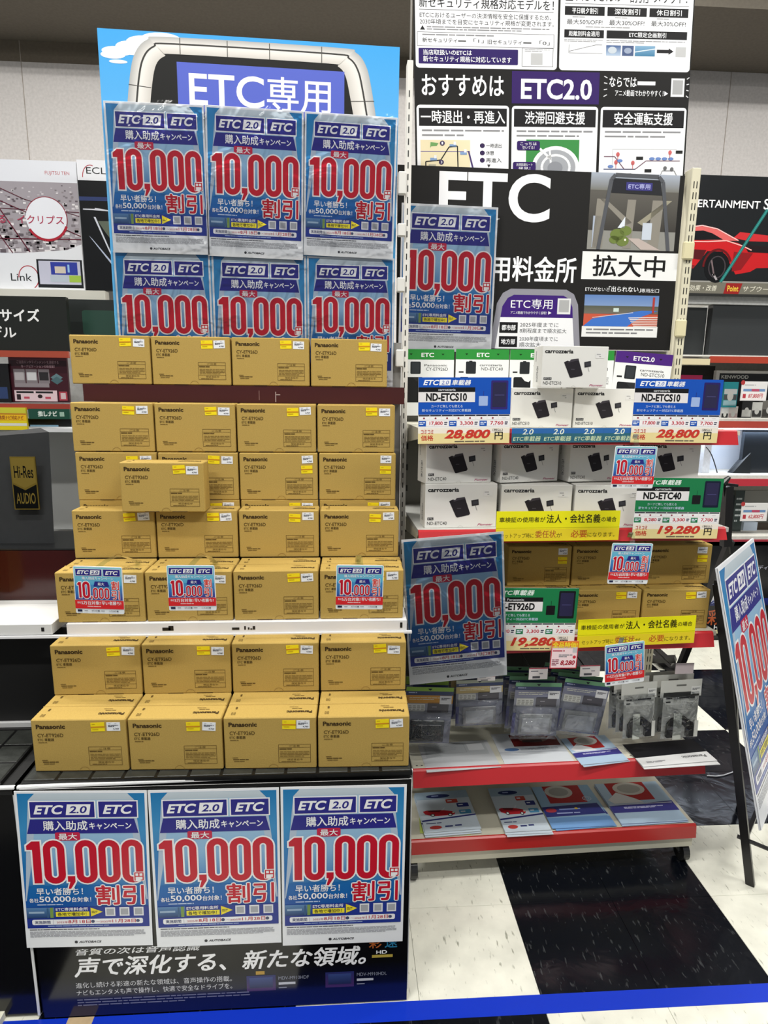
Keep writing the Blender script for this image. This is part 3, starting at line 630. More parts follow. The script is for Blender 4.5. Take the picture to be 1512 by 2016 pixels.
for x in (.11, .21, .36, .53, .66, .80):   # display hooks under the third shelf
    mb = MB(); mb.cyl((x, UD, .70), (x, .05, .665), .002, '#5A5A5C', 'metal', 8); mb.cyl((x, .05, .665), (x, .042, .676), .0022, '#C8C8CA', 'metal', 8); mb.box(x-.02, UD-.003, .69, x+.02, UD, .71, '#5A5A5C', 'metal'); mb.build('display_hook', U)

# ---- top boards
PBk = upl(.405)
def etc2_board(a):
    _P = a.P; a.P = lambda x, y, L: _P(x, y-19*math.exp(-((y-350)/120)**2), L)
    a.rect(0, 0, 1000, 769, '#1A1918', 0)
    def panel(x, y, w, h): a.rrect(x, y, w, h, 12, '#EDEDEF', 1)
    panel(6, 40, 500, 330); panel(514, 40, 482, 330)
    a.text('新セキュリティ規格対応モデルを！', 20, 108, 470, 36, '#1C1C1E', 2, bold=.01); a.rect(20, 150, 470, 1.6, '#555', 2)
    a.text('ETCにおけるユーザーの決済情報を安全に保護するため、', 22, 160, 460, 20, '#2A2A2C', 2); a.text('2030年頃までを目安にセキュリティ規格が変更されます。', 22, 184, 470, 20, '#2A2A2C', 2)
    a.poly([(22, 226), (31, 209), (40, 226)], '#222', 2); a.greek(46, 210, 430, 18, 2, '#8A8A8C', 2, .6)
    a.frame(12, 234, 482, 56, 1.4, '#444', 2); a.greek(30, 240, 450, 10, 1, '#8A8A8C', 2, .6); a.text('新セキュリティ', 30, 257, 120, 18, '#222', 2, bold=.01); a.greek(154, 264, 50, 9, 1, '#555', 2); a.text('「1」', 208, 257, 36, 18, '#222', 2)
    a.text('旧セキュリティ', 258, 260, 120, 18, '#222', 2, bold=.01); a.greek(384, 266, 52, 9, 1, '#555', 2); a.text('「0」', 442, 260, 36, 18, '#222', 2)
    a.rrect(16, 298, 350, 58, 4, '#2C1A5E', 2); a.text('当店取扱いのETCは', 32, 304, 170, 20, '#F0F0F2', 3, bold=.015); a.text('新セキュリティ規格に対応しています', 32, 328, 310, 21, '#F0F0F2', 3, bold=.015)
    a.frame(380, 290, 112, 70, 1.4, '#444', 2); a.greek(390, 294, 90, 12, 2, '#999', 2, .5); a.rect(412, 310, 42, 44, '#BDBDBD', 2)
    # discount panel
    a.text('盛りだくさんの「割引」メリット！', 532, 66, 440, 42, '#1C1C1E', 2, bold=.01); a.rect(530, 116, 450, 1.6, '#555', 2)
    for i, (t, p) in enumerate((('平日朝夕割引', '最大50%OFF!'), ('深夜割引', '最大30%OFF!'), ('休日割引', '最大30%OFF!'))):
        x = 530+i*153; a.rect(x, 126, 143, 32, '#171618', 2); a.text(t, x+26, 131, 92, 21, WHT, 3, bold=.015); a.greek(x+28, 162, 86, 5, 1, '#999', 2); a.text(p, x+8, 172, 128, 20, '#2A2A2C', 2)
    a.greek(606, 198, 290, 6, 1, '#999', 2)
    a.rect(530, 212, 143, 32, '#171618', 2); a.text('距離別料金適用', 546, 217, 110, 21, WHT, 3, bold=.01); a.rect(683, 212, 296, 32, '#171618', 2); a.text('ETC限定企画割引', 765, 217, 136, 21, WHT, 3, bold=.015)
    a.greek(530, 250, 140, 12, 2, '#999', 2, .5); a.pl([(548, 272), (548, 306), (670, 306)], 1.2, '#444', 2); a.pl([(548, 300), (645, 272), (668, 272)], 1.6, '#444', 2)
    a.greek(683, 250, 290, 14, 2, '#8A8A8C', 2, .5)
    a.rect(683, 272, 54, 42, '#3E5A8C', 2, '#AFC2D8'); a.ell(706, 292, 16, 14, '#C4CCD4', 3); a.rect(742, 272, 42, 42, '#4A5A80', 2); a.ell(763, 293, 14, 12, '#99A4BA', 3); a.rect(789, 272, 74, 42, '#7FA6C4', 2, '#3E7A9E'); a.line(789, 298, 863, 284, 4, '#D8E4EC', 3)
    a.poly([(870, 286), (914, 286), (914, 280), (932, 293), (914, 306), (914, 300), (870, 300)], '#1E1D20', 2); a.rect(940, 274, 38, 40, '#BDBDBD', 2)
    # middle band
    a.rect(0, 372, 1000, 112, '#171615', 1); a.rect(345, 376, 318, 104, '#31185E', 2)
    a.text('おすすめは', 26, 392, 290, 66, '#F2F2F4', 3, bold=.02); a.text('ETC2.0', 378, 400, 258, 66, '#F2F2F4', 3, bold=.025)
    a.text('ならでは', 700, 390, 100, 32, '#F2F2F4', 3, bold=.02); a.greek(804, 402, 120, 18, 1, '#F2F2F4', 3, .85); a.text('アニメ動画でわかりやすく！', 722, 432, 180, 20, '#F2F2F4', 3, bold=.01); a.poly([(906, 434), (906, 450), (920, 442)], '#F2F2F4', 3)
    a.rect(930, 392, 50, 60, '#E6E6E6', 3); a.rect(936, 398, 38, 46, '#A8A8A8', 4)
    for i in range(4):
        a.line(680, 388+i*22, 692, 394+i*18, 3, '#D8D8DA', 3); a.line(988, 394+i*18, 997, 388+i*22, 3, '#D8D8DA', 3)
    # three info panels
    for i, (x, w, t, tw) in enumerate(((6, 330, '一時退出・再進入', 300), (346, 316, '渋滞回避支援', 220), (672, 322, '安全運転支援', 220))):
        panel(x, 488, w, 281); a.rect(x+8, 498, w-16, 62, '#171618', 2); a.text(t, x+8+(w-16-tw)/2, 506, tw, 44, '#F2F2F4', 3, bold=.02)
        a.greek(x+18, 568, w-36, 34, 2, '#8A8A8C', 2, .45, seed=i+3)
    a.rect(18, 610, 178, 200, '#E6D9B4', 2)
    a.pl([(36, 800), (36, 690), (90, 684), (120, 636), (150, 632), (154, 800)], 4, '#222', 4); a.pl([(18, 652), (194, 652)], 3, '#7A6E9E', 3); a.pl([(18, 722), (200, 722)], 3, '#3A3530', 3); a.poly([(52, 640), (54, 618), (82, 622), (76, 632), (56, 634)], '#6FA060', 3)
    for x, y, n in ((96, 622, '1'), (92, 692, '3'), (140, 742, '2')): a.ell(x, y, 9, 9, '#34244E', 5, 12); a.text(n, x-3, y-5, 6, 10, WHT, 6)
    for x, y in ((52, 676), (122, 626), (160, 654)): a.rect(x, y, 24, 10, '#7F9CC4', 4); a.rect(x+14, y-10, 9, 12, '#E8E8EA', 5)
    a.ell(90, 780, 26, 16, '#9A927E', 3); a.rect(46, 700, 26, 18, '#B4AE98', 3)
    a.line(190, 650, 210, 730, 6, '#4A3A6E', 3); a.rect(204, 724, 124, 80, '#31185E', 3); a.text('ETC2.0なら', 226, 732, 80, 20, WHT, 4, bold=.01); a.text('高速道を降りずに', 216, 756, 102, 20, WHT, 4, bold=.01)
    for i, t in enumerate(('一時退出', '休憩', '再進入')):
        y = 630+i*27; a.ell(240, y, 9, 9, '#34244E', 3, 12); a.text(t, 254, y-8, 56 if i != 1 else 28, 16, '#333', 3)
    a.poly([(258, 700), (270, 700), (264, 712)], '#333', 3)
    a.rect(400, 606, 196, 200, '#3C8A46', 2)
    a.ell(510, 710, 88, 80, '#F0F0F0', 3, 28); a.ell(510, 710, 74, 66, '#A5A7AC', 4, 28); a.arc(510, 710, 52, 46, 9, '#F0F0F0', 5, 0, 360); a.line(450, 640, 492, 680, 9, '#F0F0F0', 5); a.line(560, 760, 620, 806, 12, '#F0F0F0', 5); a.line(380, 800, 440, 770, 12, '#F0F0F0', 5); a.line(486, 640, 492, 700, 7, '#F0F0F0', 5); a.line(530, 730, 520, 790, 7, '#F0F0F0', 5); a.ell(508, 712, 28, 24, '#8E9096', 6)
    for x, y, t, u in ((366, 612, 'こっちは', '空いてる！'), (352, 690, '渋滞回避ルート', '発見！')): a.rrect(x, y, 84, 34, 6, '#31185E', 6); a.text(t, x+12, y+5, 60, 11, WHT, 7); a.text(u, x+20, y+19, 44, 11, WHT, 7)
    a.pl([(690, 668), (730, 668), (768, 716), (810, 716), (850, 684), (980, 684)], 3, '#6E4658', 3); a.pl([(690, 716), (810, 716)], 3, '#3E4C7C', 3); a.pl([(722, 710), (722, 640), (966, 640)], 1.4, '#AAA', 2)
    for x, y, c in ((742, 660, '#C66'), (736, 690, '#C66'), (800, 692, '#C66'), (940, 652, '#C66')): a.ell(x, y, 7, 9, c, 4, 8); a.line(x, y, x, y+24, 2, c, 4)
    for x, y in ((750, 684), (716, 706), (872, 676), (896, 676), (920, 676), (944, 676)): a.ell(x, y, 11, 6, '#6C88C0', 4, 10)
    for x, y in ((812, 668), (846, 716), (770, 732), (962, 644)): a.rect(x, y, 26, 12, '#222', 4)
    a.pl([(874, 770), (884, 752), (905, 745), (914, 722), (960, 722), (974, 748), (984, 772), (874, 776)], 2.2, '#777', 4); a.ell(896, 776, 10, 10, '#55565A', 5, 12); a.ell(962, 778, 10, 10, '#55565A', 5, 12); a.ell(924, 712, 7, 8, '#6A6A6C', 5, 10); a.ell(950, 716, 7, 8, '#6A6A6C', 5, 10)
fe = Fr(upl(.43), (812, -70), (1371, -52), (812, 360)); k_ = fe.h/fe.w*1000
sheet('etc_info_board', 'tall black and white information board with a purple heading band', 'sign', fe, etc2_board, 1000, 769, t=.004, base='#1A1918', side='#2A2926')

def etc_board(a):    # 567 x 358 px frame => 1000 x 632
    a.rect(0, 0, 1000, 636, '#1B1A19', 0)
    a.text('ETC', 140, 14, 384, 166, '#EDEDEF', 1, bold=.02)
    a.text('専用料金所', 250, 300, 380, 90, '#EDEDEF', 1, bold=.025)
    a.rect(664, 0, 318, 268, '#8D8C86', 1); a.rect(664, 0, 318, 60, '#A6AEBC', 2, '#77766F'); a.rect(664, 60, 318, 140, '#5E5B55', 2, '#3D3A36')
    for x0, x1 in ((690, 726), (800, 830), (890, 930)): a.poly([(x0, 90), (x1, 90), (x1-8, 262), (x0-8, 262)], '#8A857B', 3)
    a.poly([(700, 90), (720, 90), (820, 170), (800, 180)], '#8A857B', 3); a.poly([(960, 90), (940, 90), (840, 170), (860, 180)], '#97927F', 3)
    a.rect(680, 150, 30, 110, '#A9B2C2', 3); a.rect(860, 170, 34, 60, '#C3CBD6', 4); a.poly([(770, 190), (795, 150), (795, 190)], '#DCE2EA', 4)
    for x, y, r_ in ((770, 214, 26), (800, 200, 22), (790, 236, 24), (760, 232, 18)): a.ell(x, y, r_, r_*.8, '#6C7C3E', 4, 12)
    a.poly([(810, 226), (850, 226), (930, 266), (860, 266)], '#B9ABA4', 5); a.ell(800, 232, 4, 4, '#F6F2D8', 6)
    fr = [(704, 268), (736, 22), (750, 6), (905, 8), (922, 26), (960, 268)]
    a.pl(fr, 13, '#53555A', 6); a.poly([(744, 18), (912, 20), (922, 72), (738, 68)], '#25262A', 5); a.rect(790, 30, 94, 28, '#3C3A7C', 7); a.text('ETC専用', 798, 35, 78, 18, '#B9BCEA', 8, bold=.01)
    a.rect(650, 276, 350, 100, '#E9E9E7', 2); a.text('拡大中', 690, 288, 264, 76, '#161514', 3, bold=.025)
    a.text('ETCがないと', 668, 404, 88, 15, '#EDEDEF', 2); a.text('「出られない」', 754, 400, 118, 20, '#EDEDEF', 2, bold=.02); a.text('専用出口', 874, 406, 66, 15, '#EDEDEF', 2)
    a.rect(668, 432, 275, 116, '#5E7FB6', 2, '#A4B6CC'); a.rect(668, 472, 275, 30, '#54584C', 3, '#6E6A60'); a.rect(668, 500, 275, 48, '#C0553E', 3); a.poly([(668, 548), (700, 520), (880, 488), (943, 488), (880, 512), (830, 548)], '#3E6FC0', 4)
    for i in range(6): a.line(834+i*4, 516+i*6, 943, 512+i*7, 3, '#E8DCD4', 5)
    a.line(700, 516, 850, 496, 2, '#DADADA', 5); a.rect(920, 438, 8, 60, '#A83A34', 5); a.rect(776, 480, 20, 14, '#C8D8D0', 5)
    a.rect(664, 548, 282, 40, '#E4E4E2', 2); a.greek(680, 554, 250, 26, 2, '#77777A', 3, .5)
    # grey gate shape
    a.poly([(330, 636), (352, 470), (372, 432), (400, 416), (600, 416), (628, 432), (645, 470), (662, 636)], '#8C8B94', 2)
    a.poly([(350, 636), (372, 480), (390, 450), (412, 438), (590, 438), (612, 450), (625, 480), (640, 636)], '#3A1C70', 3)
    a.text('ETC専用', 402, 452, 150, 36, '#EDEDEF', 4); a.text('アニメ動画でわかりやすく説明！', 402, 497, 130, 11, '#EDEDEF', 4); a.poly([(538, 496), (538, 508), (550, 502)], '#EDEDEF', 4); a.rect(570, 448, 48, 58, '#DDD', 4); a.rect(576, 454, 36, 44, '#AAA', 5)
    a.poly([(350, 636), (366, 520), (628, 520), (640, 636)], '#E9E9EB', 4)
    for y, t, l1, l2 in ((540, '都市部', '2025年度までに', '8割程度まで順次拡大'), (592, '地方部', '2030年度頃までに', '順次拡大')):
        a.rect(364, y-2, 66, 40, '#151416', 5); a.text(t, 372, y+8, 50, 20, WHT, 6, bold=.02); a.text(l1, 438, y-2, 140, 17, '#2A2A2C', 5); a.text(l2, 438, y+20, 170 if y < 560 else 78, 17, '#2A2A2C', 5)
fe2 = Fr(upl(.40), (783, 324), (1349, 346), (786, 684))
sheet('etc_lane_board', 'wide black board with large white letters and a toll gate photo', 'sign', fe2, etc_board, 1000, 636, t=.004, base='#1B1A19', side='#2A2926')
fp = Fr(upl(.385), (791, 399), (981, 408.5), (787, 682))
poster(fp, 'blue and red campaign poster in a sleeve taped over the black lane board', 'campaign posters on the right gondola', True)

def info_card(hd, hcol, brand, model, dev):
    def f(a):
        a.rect(0, 0, 1000, 1300, '#E9EAEA', 0); a.rect(0, 0, 1000, 200, hcol, 1); a.text(hd, 390 if len(hd) < 4 else 310, 70, 235 if len(hd) < 4 else 370, 82, '#EFEFEF', 2, bold=.025)
        for x in (200, 790): a.poly([(x-28, 85), (x+28, 85), (x, 118)], '#143814' if hcol[1] < '3' else '#222', 2)
        a.text(brand, 450, 290, 420, 40, '#444', 1, bold=.01); a.text(model, 480, 352, 410, 62, '#333', 1)
        a.rrect(190, 240, 190, 240, 20, '#26292C', 1); a.rrect(215, 260, 140, 200, 14, '#34383C', 2) if dev else a.rect(250, 225, 60, 20, '#26292C', 1)
        a.rect(60, 430, 90, 30, '#333', 1); a.rrect(80, 540, 330, 500, 26, '#1F2022', 1); a.poly([(230, 540), (300, 620), (370, 640), (410, 600), (410, 540)], '#E9EAEA' if not dev else '#2A2C2E', 2)
        a.greek(560, 540, 360, 200, 5, '#8A8A8A', 1, .5)
    return f
for TL, TR, BL, hd, hc, br, md, dv, lb in (((788, 687), (894.5, 688), (790, 815), 'ETC', '#2E8B3A', 'Panasonic', 'CY-ET926D', 1, 'green headed product info card at the left end under the lane board'),
                                       ((898, 687), (1003, 688), (899, 815), 'ETC', '#2E8B3A', 'carrozzeria', 'ND-ETC40', 0, 'green headed product info card with a small antenna unit, second from left'),
                                       ((1005, 688), (1108, 689), (1006, 815), 'ETC', '#2E8B3A', 'carrozzeria', 'ND-ETC40', 0, 'green headed info card partly hidden behind the topmost white box'),
                                       ((1111, 689), (1210, 690), (1112, 815), 'ETC', '#2E8B3A', 'DENSO', 'DIU-A211', 0, 'green headed info card glimpsed right of the topmost white box'),
                                       ((1214, 690), (1326, 699), (1205, 790), 'ETC2.0', '#4A2478', 'carrozzeria', 'ND-ETCS10', 1, 'purple headed product info card, tilted, at the right end')):
    fr = Fr(upl(.375), TL, TR, BL); fr.h = max(fr.h, fr.w*1.2); sheet('info_card', lb, 'card', fr, info_card(hd, hc, br, md, dv), 1000, 1300, t=.001, base='#E9EAEA', group='product info cards on the back panel')

# ---- white cartons
def white_art(model, side):
    def f(a):   # 605 x 350
        a.text('carrozzeria', 22, 30, 258, 32, '#1E1E20', 1, bold=.03)
        a.poly([(200, 136), (232, 122), (250, 128), (262, 112), (330, 103), (380, 236), (372, 248), (272, 268), (262, 262)], '#242126', 1); a.poly([(232, 122), (250, 128), (262, 112), (330, 103), (336, 118), (268, 132), (240, 142)], '#3D3940', 2); a.greek(268, 190, 60, 10, 1, '#4A474E', 2)
        a.poly([(386, 132), (446, 122), (452, 168), (392, 178)], '#2A2A2E', 1); a.poly([(398, 140), (440, 132), (444, 158), (402, 165)], '#3A3A40', 2); a.pl([(424, 174), (430, 196), (438, 212)], 3, '#55565A', 1)
        w2 = 72 if 'S10' in model else 50
        a.rect(22, 264, w2, 21, '#222', 1); a.text('ETC2.0' if 'S10' in model else 'ETC', 28, 268, w2-12, 13, '#DDD', 2); a.text(model, 20, 298, 165, 26, '#333', 1)
        a.text('Pioneer', 446, 318, 130, 17, '#A8386A' if 1 else '#333', 1, ital=.3, bold=.01); a.arc(300, 349, 20, 16, 1.6, '#A9A9A6', 1, 180, 360, 10)
        a.rect(486, 52, 82, 46, '#DAD9D6', 1); a.greek(496, 60, 66, 14, 1, '#A8A8A8', 2); a.greek(520, 80, 30, 9, 1, '#8A8A8A', 2)
    return f
WCOL = '#DAD9D4'
def white_box(BL, BR, TL, z, D, model, label, w=None, h=None, y=None):
    b0, b1 = hitz(*BL, z), hitz(*BR, z)
    if y: b0, b1 = Pl(y, 2).hit(*BL), Pl(y, 2).hit(*BR); b0.z = b1.z = z
    u = (b1-b0).normalized(); n = Vector((u.y, -u.x, 0)); w = w or (b1-b0).length
    if h is None:
        a = math.degrees(math.atan2(u.y, u.x)); h = Pl(b0.y, a, 0, b0.x).hit(*TL).z-z
    M = Matrix.Identity(4)
    for i in range(3): M[i][0] = u[i]; M[i][1] = -n[i]; M[i][3] = b0[i]
    e = empty('white_carton', M, label, 'box', 'white cartons on the right gondola')
    mb = MB(); mb.box(0, 0, 0, w, D, h, WCOL, 'paper', bev=.0012); mb.build('carton_body', e)
    mb = MB(); a = Art(mb, w, h, 605, 350, 'paper', z0=.0003); white_art(model, 0)(a); mb.build('front_print', e, Matrix.Translation((0, 0, h)) @ Matrix.Rotation(R(90), 4, 'X'))
    mb = MB(); a = Art(mb, D, h, 120, 350, 'paper', z0=.0003); a.text(model, 50, 170, 22, 130, '#4A4A4C', 1, rot=90); a.greek(30, 40, 10, 90, 8, '#8A8A8A', 1, .6)
    mb.build('side_print', e, Matrix.Translation((0, D, h)) @ Matrix.Rotation(R(-90), 4, 'Z') @ Matrix.Rotation(R(90), 4, 'X'))
    return e
z1, z2, z3, z4 = SZ[1][1]-.003, SZ[2][1]-.003, SZ[3][1]-.003, SZ[4][1]-.003
white_box((1004, 842), (1124.5, 842), (1004, 763), z1, .075, 'ND-ETCS10', 'white carton between the two blue price signs, left of the pair on the top shelf')
_e = white_box((1128, 842), (1250, 842), (1128, 764), z1, .075, 'ND-ETCS10', 'white carton between the two blue price signs, right of the pair on the top shelf')
_h1 = max(v.co.z for v in _e.children[0].data.vertices)+.0005
white_box((1064.5, 760), (1193, 761), (1070, 680), z1+_h1, .07, 'ND-ETCS10', 'topmost white carton stacked on top of the pair on the top shelf', h=Pl(1.715, 2).hit(1065, 680).z-z1-_h1, y=1.715)
for BL, BR, TL, lb in (((835.7, 1040), (976, 1037.5), (833.7, 953.4), 'leftmost'), ((984, 1037.5), (1122, 1037.5), (983, 954.5), 'second from left'), ((1128, 1037.5), (1262, 1038.5), (1128, 955), 'third from left'), ((1268, 1039), (1398, 1040), (1268, 956), 'rightmost, behind the green price sign')):
    e = white_box(BL, BR, TL, z2, .07, 'ND-ETC40', 'white carton, lower row of the second shelf, '+lb); H2 = e.children[0].dimensions.z
zz = z2+.124
for BL, BR, lb in (((838, 953), (966.4, 949), 'leftmost'), ((984.6, 951), (1097, 946.5), 'second from left'), ((1119, 949), (1221, 946), 'third from left, beside a hanging card'), ((1249, 947), (1373, 949), 'rightmost, behind a hanging card')):
    white_box(BL, BR, BL, zz, .07, 'ND-ETC40', 'white carton, upper row of the second shelf, '+lb, h=.118)

# kraft cartons on the third shelf
def kr(BL, BR, z, label, lay, h, dy=0):
    b0, b1 = hitz(*BL, z), hitz(*BR, z); u = (b1-b0).normalized(); w = (b1-b0).length
    M = Matrix.Translation((b0.x, b0.y+dy, z)) @ Matrix.Rotation(math.atan2(u.y, u.x), 4, 'Z')
    carton(M, label, 'kraft cartons on the right gondola', lay, w/BW, h/BH)
for i, (BL, BR) in enumerate((((983, 1240), (1121, 1239)), ((1124, 1239), (1257, 1238)), ((1261, 1238), (1391, 1237)))):
    kr(BL, BR, z3, 'kraft carton, lower row of the third gondola shelf, '+('left end', 'middle', 'right end')[i], 0, .122)
for i, (BL, BR) in enumerate((((998, 1154), (1121, 1153.5)), ((1124, 1153), (1259, 1151)), ((1262, 1151), (1395, 1148.5)))):
    kr(BL, BR, z3+.1225, 'kraft carton, upper row of the third gondola shelf, '+('left end', 'middle', 'right end')[i], 1, .122)

# ---- hanging poster, price signs, strips
fp = Fr(Pl(1.595, 2), (790, 1063), (991, 1046), (803, 1349)); poster(fp, 'large blue and red campaign poster hanging crooked over the third shelf', 'campaign posters on the right gondola', True, ky=fp.h/PH)

def price_art(col, head, brand, model, p, price, dark):
    def f(a):   # 755 x 540
        a.rect(0, 0, 755, 540, '#EDEBE8', 0); a.rect(0, 0, 755, 300, col, 1)
        if head == '2.0':
            a.text('ETC', 38, 20, 130, 42, '#F2F4F8', 2, bold=.03, ital=.25); a.poly([(172, 18), (262, 18), (256, 64), (166, 64)], '#F2F4F8', 2); a.text('2.0', 184, 26, 60, 30, col, 3, ital=.2); a.text('車載器', 268, 20, 155, 42, '#F2F4F8', 2, bold=.03, ital=.2)
        else: a.text('ETC車載器', 90, 18, 290, 44, '#E2F0E6', 2, bold=.03, ital=.2)
        a.rect(0, 80, 460, 38, '#141416', 2); a.text(brand, 160, 90, 140, 18, '#D8D8DA', 3, bold=.01); a.rect(0, 116, 460, 84, '#E6E2E2', 2); a.text(model, 62, 126, 332, 64, '#141416', 3, bold=.036)
        a.text('カーナビ無しでも使える', 105, 220, 255, 24, '#D6E2F6', 2); a.text('新セキュリティー対応ETC車載器', 30, 254, 400, 24, '#C6D6F0', 2, bold=.01)
        a.rrect(590, 24, 140, 236, 10, dark, 2); a.rrect(604, 40, 112, 200, 8, '#2A2848', 3); a.rect(620, 140, 80, 6, '#4A4878', 4); a.line(530, 110, 530, 150, 3, dark, 2); a.rrect(492, 150, 74, 80, 6, '#9EB4DE' if head == '2.0' else '#141416', 2)
        for i in range(8): a.rect(3+i*94, 316, 88, 28, '#F2F0F0', 1); a.rect(3+i*94, 303, 88, 10, '#2A2A3A', 2); (a.ell(47+i*94, 330, 8, 7, '#8C2436', 2, 10) if i < 7 else a.rect(30+i*94, 329, 34, 2, '#999', 2))
        for i, t in enumerate(p): a.rect(3+i*250, 352, 60, 44, col, 1); a.greek(10+i*250, 360, 46, 28, 2, '#DDE6F4', 2); a.rect(66+i*250, 350, 180, 46, '#F4F0F0', 1); a.text(t, 92+i*250, 356, 108, 34, '#C2283C', 2, bold=.02); a.greek(212+i*250, 358, 26, 30, 2, '#3A3A50', 2)
        a.rect(0, 410, 755, 130, '#EFE6D8', 1); a.rect(0, 455, 755, 85, '#E9D79A', 2)
        a.text('コミコミ', 24, 425, 100, 34, '#C43A2A', 3, bold=.03); a.text('価格', 24, 470, 100, 44, '#C43A2A', 3, bold=.03)
        a.text(price, 215, 424, 380, 88, '#C8392C', 3, bold=.04, ital=.25); a.text('（税込）', 612, 418, 86, 22, '#222', 3); a.text('円', 632, 446, 66, 62, '#1C1C1C', 3, bold=.03); a.greek(300, 515, 450, 18, 1, '#6A6250', 3)
    return f
GPS = 'large price signs clipped to the shelf rails'
def psign(pl, TL, TR, BL, art, label):
    fr = Fr(pl, TL, TR, BL); return sheet('price_sign', label, 'sign', fr, art, 755, 540, t=.0015, base='#EDEBE8', m='gloss', group=GPS)
psign(upl(-.024), (824, 743), (1007, 743), (821, 874), price_art('#1450B4', '2.0', 'carrozzeria', 'ND-ETCS10', ('17,800', '3,300', '7,760'), '28,800', '#30246E'), 'blue price sign at the left end of the top shelf')
psign(upl(-.024), (1252, 745), (1425, 748), (1248, 871), price_art('#1450B4', '2.0', 'carrozzeria', 'ND-ETCS10', ('17,800', '3,300', '7,700'), '28,800', '#281E60'), 'blue price sign at the right end of the top shelf')
psign(upl(-.026), (1256, 940), (1426, 942), (1257, 1060), price_art('#1C7A48', 'g', 'carrozzeria', 'ND-ETC40', ('8,280', '3,300', '7,700'), '19,280', '#101A30'), 'green price sign at the right end of the second shelf')
psign(upl(-.024), (962, 1157), (1140.5, 1158), (962, 1281), price_art('#1C7A48', 'g', 'Panasonic', 'CY-ET926D', ('8,280', '3,300', '7,700'), '19,280', '#15181C'), 'green price sign half hidden by the crooked hanging poster')
def yel(a):  # 900 x 215
    a.rect(0, 0, 900, 215, '#EBE418', 0); a.rect(0, 118, 900, 3, '#C8B81A', 1); a.rect(0, 128, 900, 87, '#E6CE2A', 1)
    a.text('車検証の使用者が', 22, 42, 330, 36, '#33310E', 2, bold=.01); a.text('法人・会社名義', 362, 24, 392, 62, '#2A280C', 2, bold=.015); a.text('の場合', 762, 44, 112, 36, '#33310E', 2, bold=.01)
    a.text('セットアップ時に', 34, 158, 240, 34, '#5A4A14', 2); a.text('委任状', 285, 140, 150, 52, '#B4642A', 2, bold=.015); a.text('が', 440, 158, 40, 32, '#5A4A14', 2); a.text('必要', 545, 140, 118, 52, '#C05A24', 2, bold=.02); a.text('になります。', 668, 156, 200, 34, '#5A4A14', 2)
for TL, TR, BL, lb in (((978, 1007), (1222, 1005), (976, 1066), 'yellow notice strip with black writing on the second shelf rail'), ((1139, 1220.5), (1371, 1211.5), (1141, 1275), 'yellow notice strip with black writing on the third shelf rail')):
    fr = Fr(upl(-.029), TL, TR, BL); sheet('notice_strip', lb, 'notice', fr, yel, 900, 215, t=.0012, base='#EBE418', m='gloss', group='yellow notice strips')
def twenty(a):
    for i in range(4):
        x = i*250; a.rect(x, 0, 248, 120, '#2E66A8', 0); a.rect(x, 44, 248, 76, '#2F6474', 1); a.text('2.0', x+85, 8, 90, 44, '#E6EEDC', 2, bold=.015, ital=.2); a.text('ETC車載器', x+12, 66, 222, 40, '#CFE0B8', 2, bold=.01, ital=.15)
fr = Fr(upl(-.0215), (1008, 843), (1248, 842), (1008, 872)); sheet('rail_label', 'blue green shelf label strip repeating 2.0 between the blue price signs', 'label', fr, twenty, 1000, 120, t=.0008, base='#2E66A8', m='gloss')
GC2 = 'small discount cards hanging from the right gondola rails'
for (a_, b_, c_, t, z, ax) in (((1212, 878), (1295, 879), (1205, 961), 'under the top shelf', 1.362, 1250), ((1206, 1069), (1286, 1070), (1199, 1149), 'under the second shelf', 1.09, 1240), ((1191, 1271), (1269, 1261), (1202, 1350), 'under the third shelf', .772, 1222)):
    pl = upl(-.085, -3); h = upl(-.03).hit(ax, pl and a_[1]-20)
    pop(pl, a_, b_, c_, 'small red and blue discount card hanging '+t+' rail of the right gondola', (h.x, h.y, z), GC2)

# small red edged price tag and hook tags
def tag828(a):
    a.rect(0, 0, 100, 100, '#C8283A', 0); a.rect(3, 20, 94, 77, '#F3D9DC', 1); a.rect(0, 0, 100, 26, '#E8762A', 1); a.text('全品特価!', 4, 4, 92, 20, '#F6E23A', 2, bold=.04); a.greek(6, 32, 80, 8, 1, '#C25A68', 2); a.rect(80, 22, 17, 20, '#BFBFC2', 2); a.greek(30, 48, 50, 12, 2, '#8A8A90', 2); a.ell(88, 58, 6, 6, '#C8283A', 3, 10); a.greek(6, 66, 26, 24, 4, '#8A4A58', 2); a.text('8,280', 38, 70, 54, 20, '#A81830', 2, bold=.03, ital=.2)
fr = Fr(upl(-.03), (1087, 1262), (1140, 1262), (1087, 1316)); sheet('red_price_tag', 'small red edged tag with yellow heading below the half hidden green sign', 'tag', fr, tag828, 100, 100, t=.001, base='#F3D9DC')
def htag(a): a.rect(0, 0, 100, 62, '#ECE6E4', 0); a.rect(0, 0, 100, 6, '#B4485A', 1); a.greek(10, 14, 70, 10, 1, '#8A8A90', 1); a.greek(56, 28, 34, 9, 1, '#8A8A90', 1); a.rect(20, 44, 40, 12, '#55555A', 1)
for (TL, TR, BL, lb, art, d) in (((940, 1332), (975, 1331), (940, 1341), 'small white hook tag peeping out under the crooked hanging poster', htag, .03), ((1042, 1315), (1079, 1314), (1042, 1338), 'small white hook tag above the clear bags in the middle', htag, .03), ((1143, 1310), (1182, 1309), (1143, 1332), 'small white hook tag right of the clear bags in the middle', htag, .03), ((1331, 1306), (1367, 1305), (1331, 1327), 'blank pinkish hook tag above the white hanging packs', None, .04)):
    fr = Fr(upl(d), TL, TR, BL); sheet('hook_tag', lb, 'tag', fr, art, 100, 62, t=.001, base='#C9BCBE' if art is None else '#ECE6E4', group='hook tags')
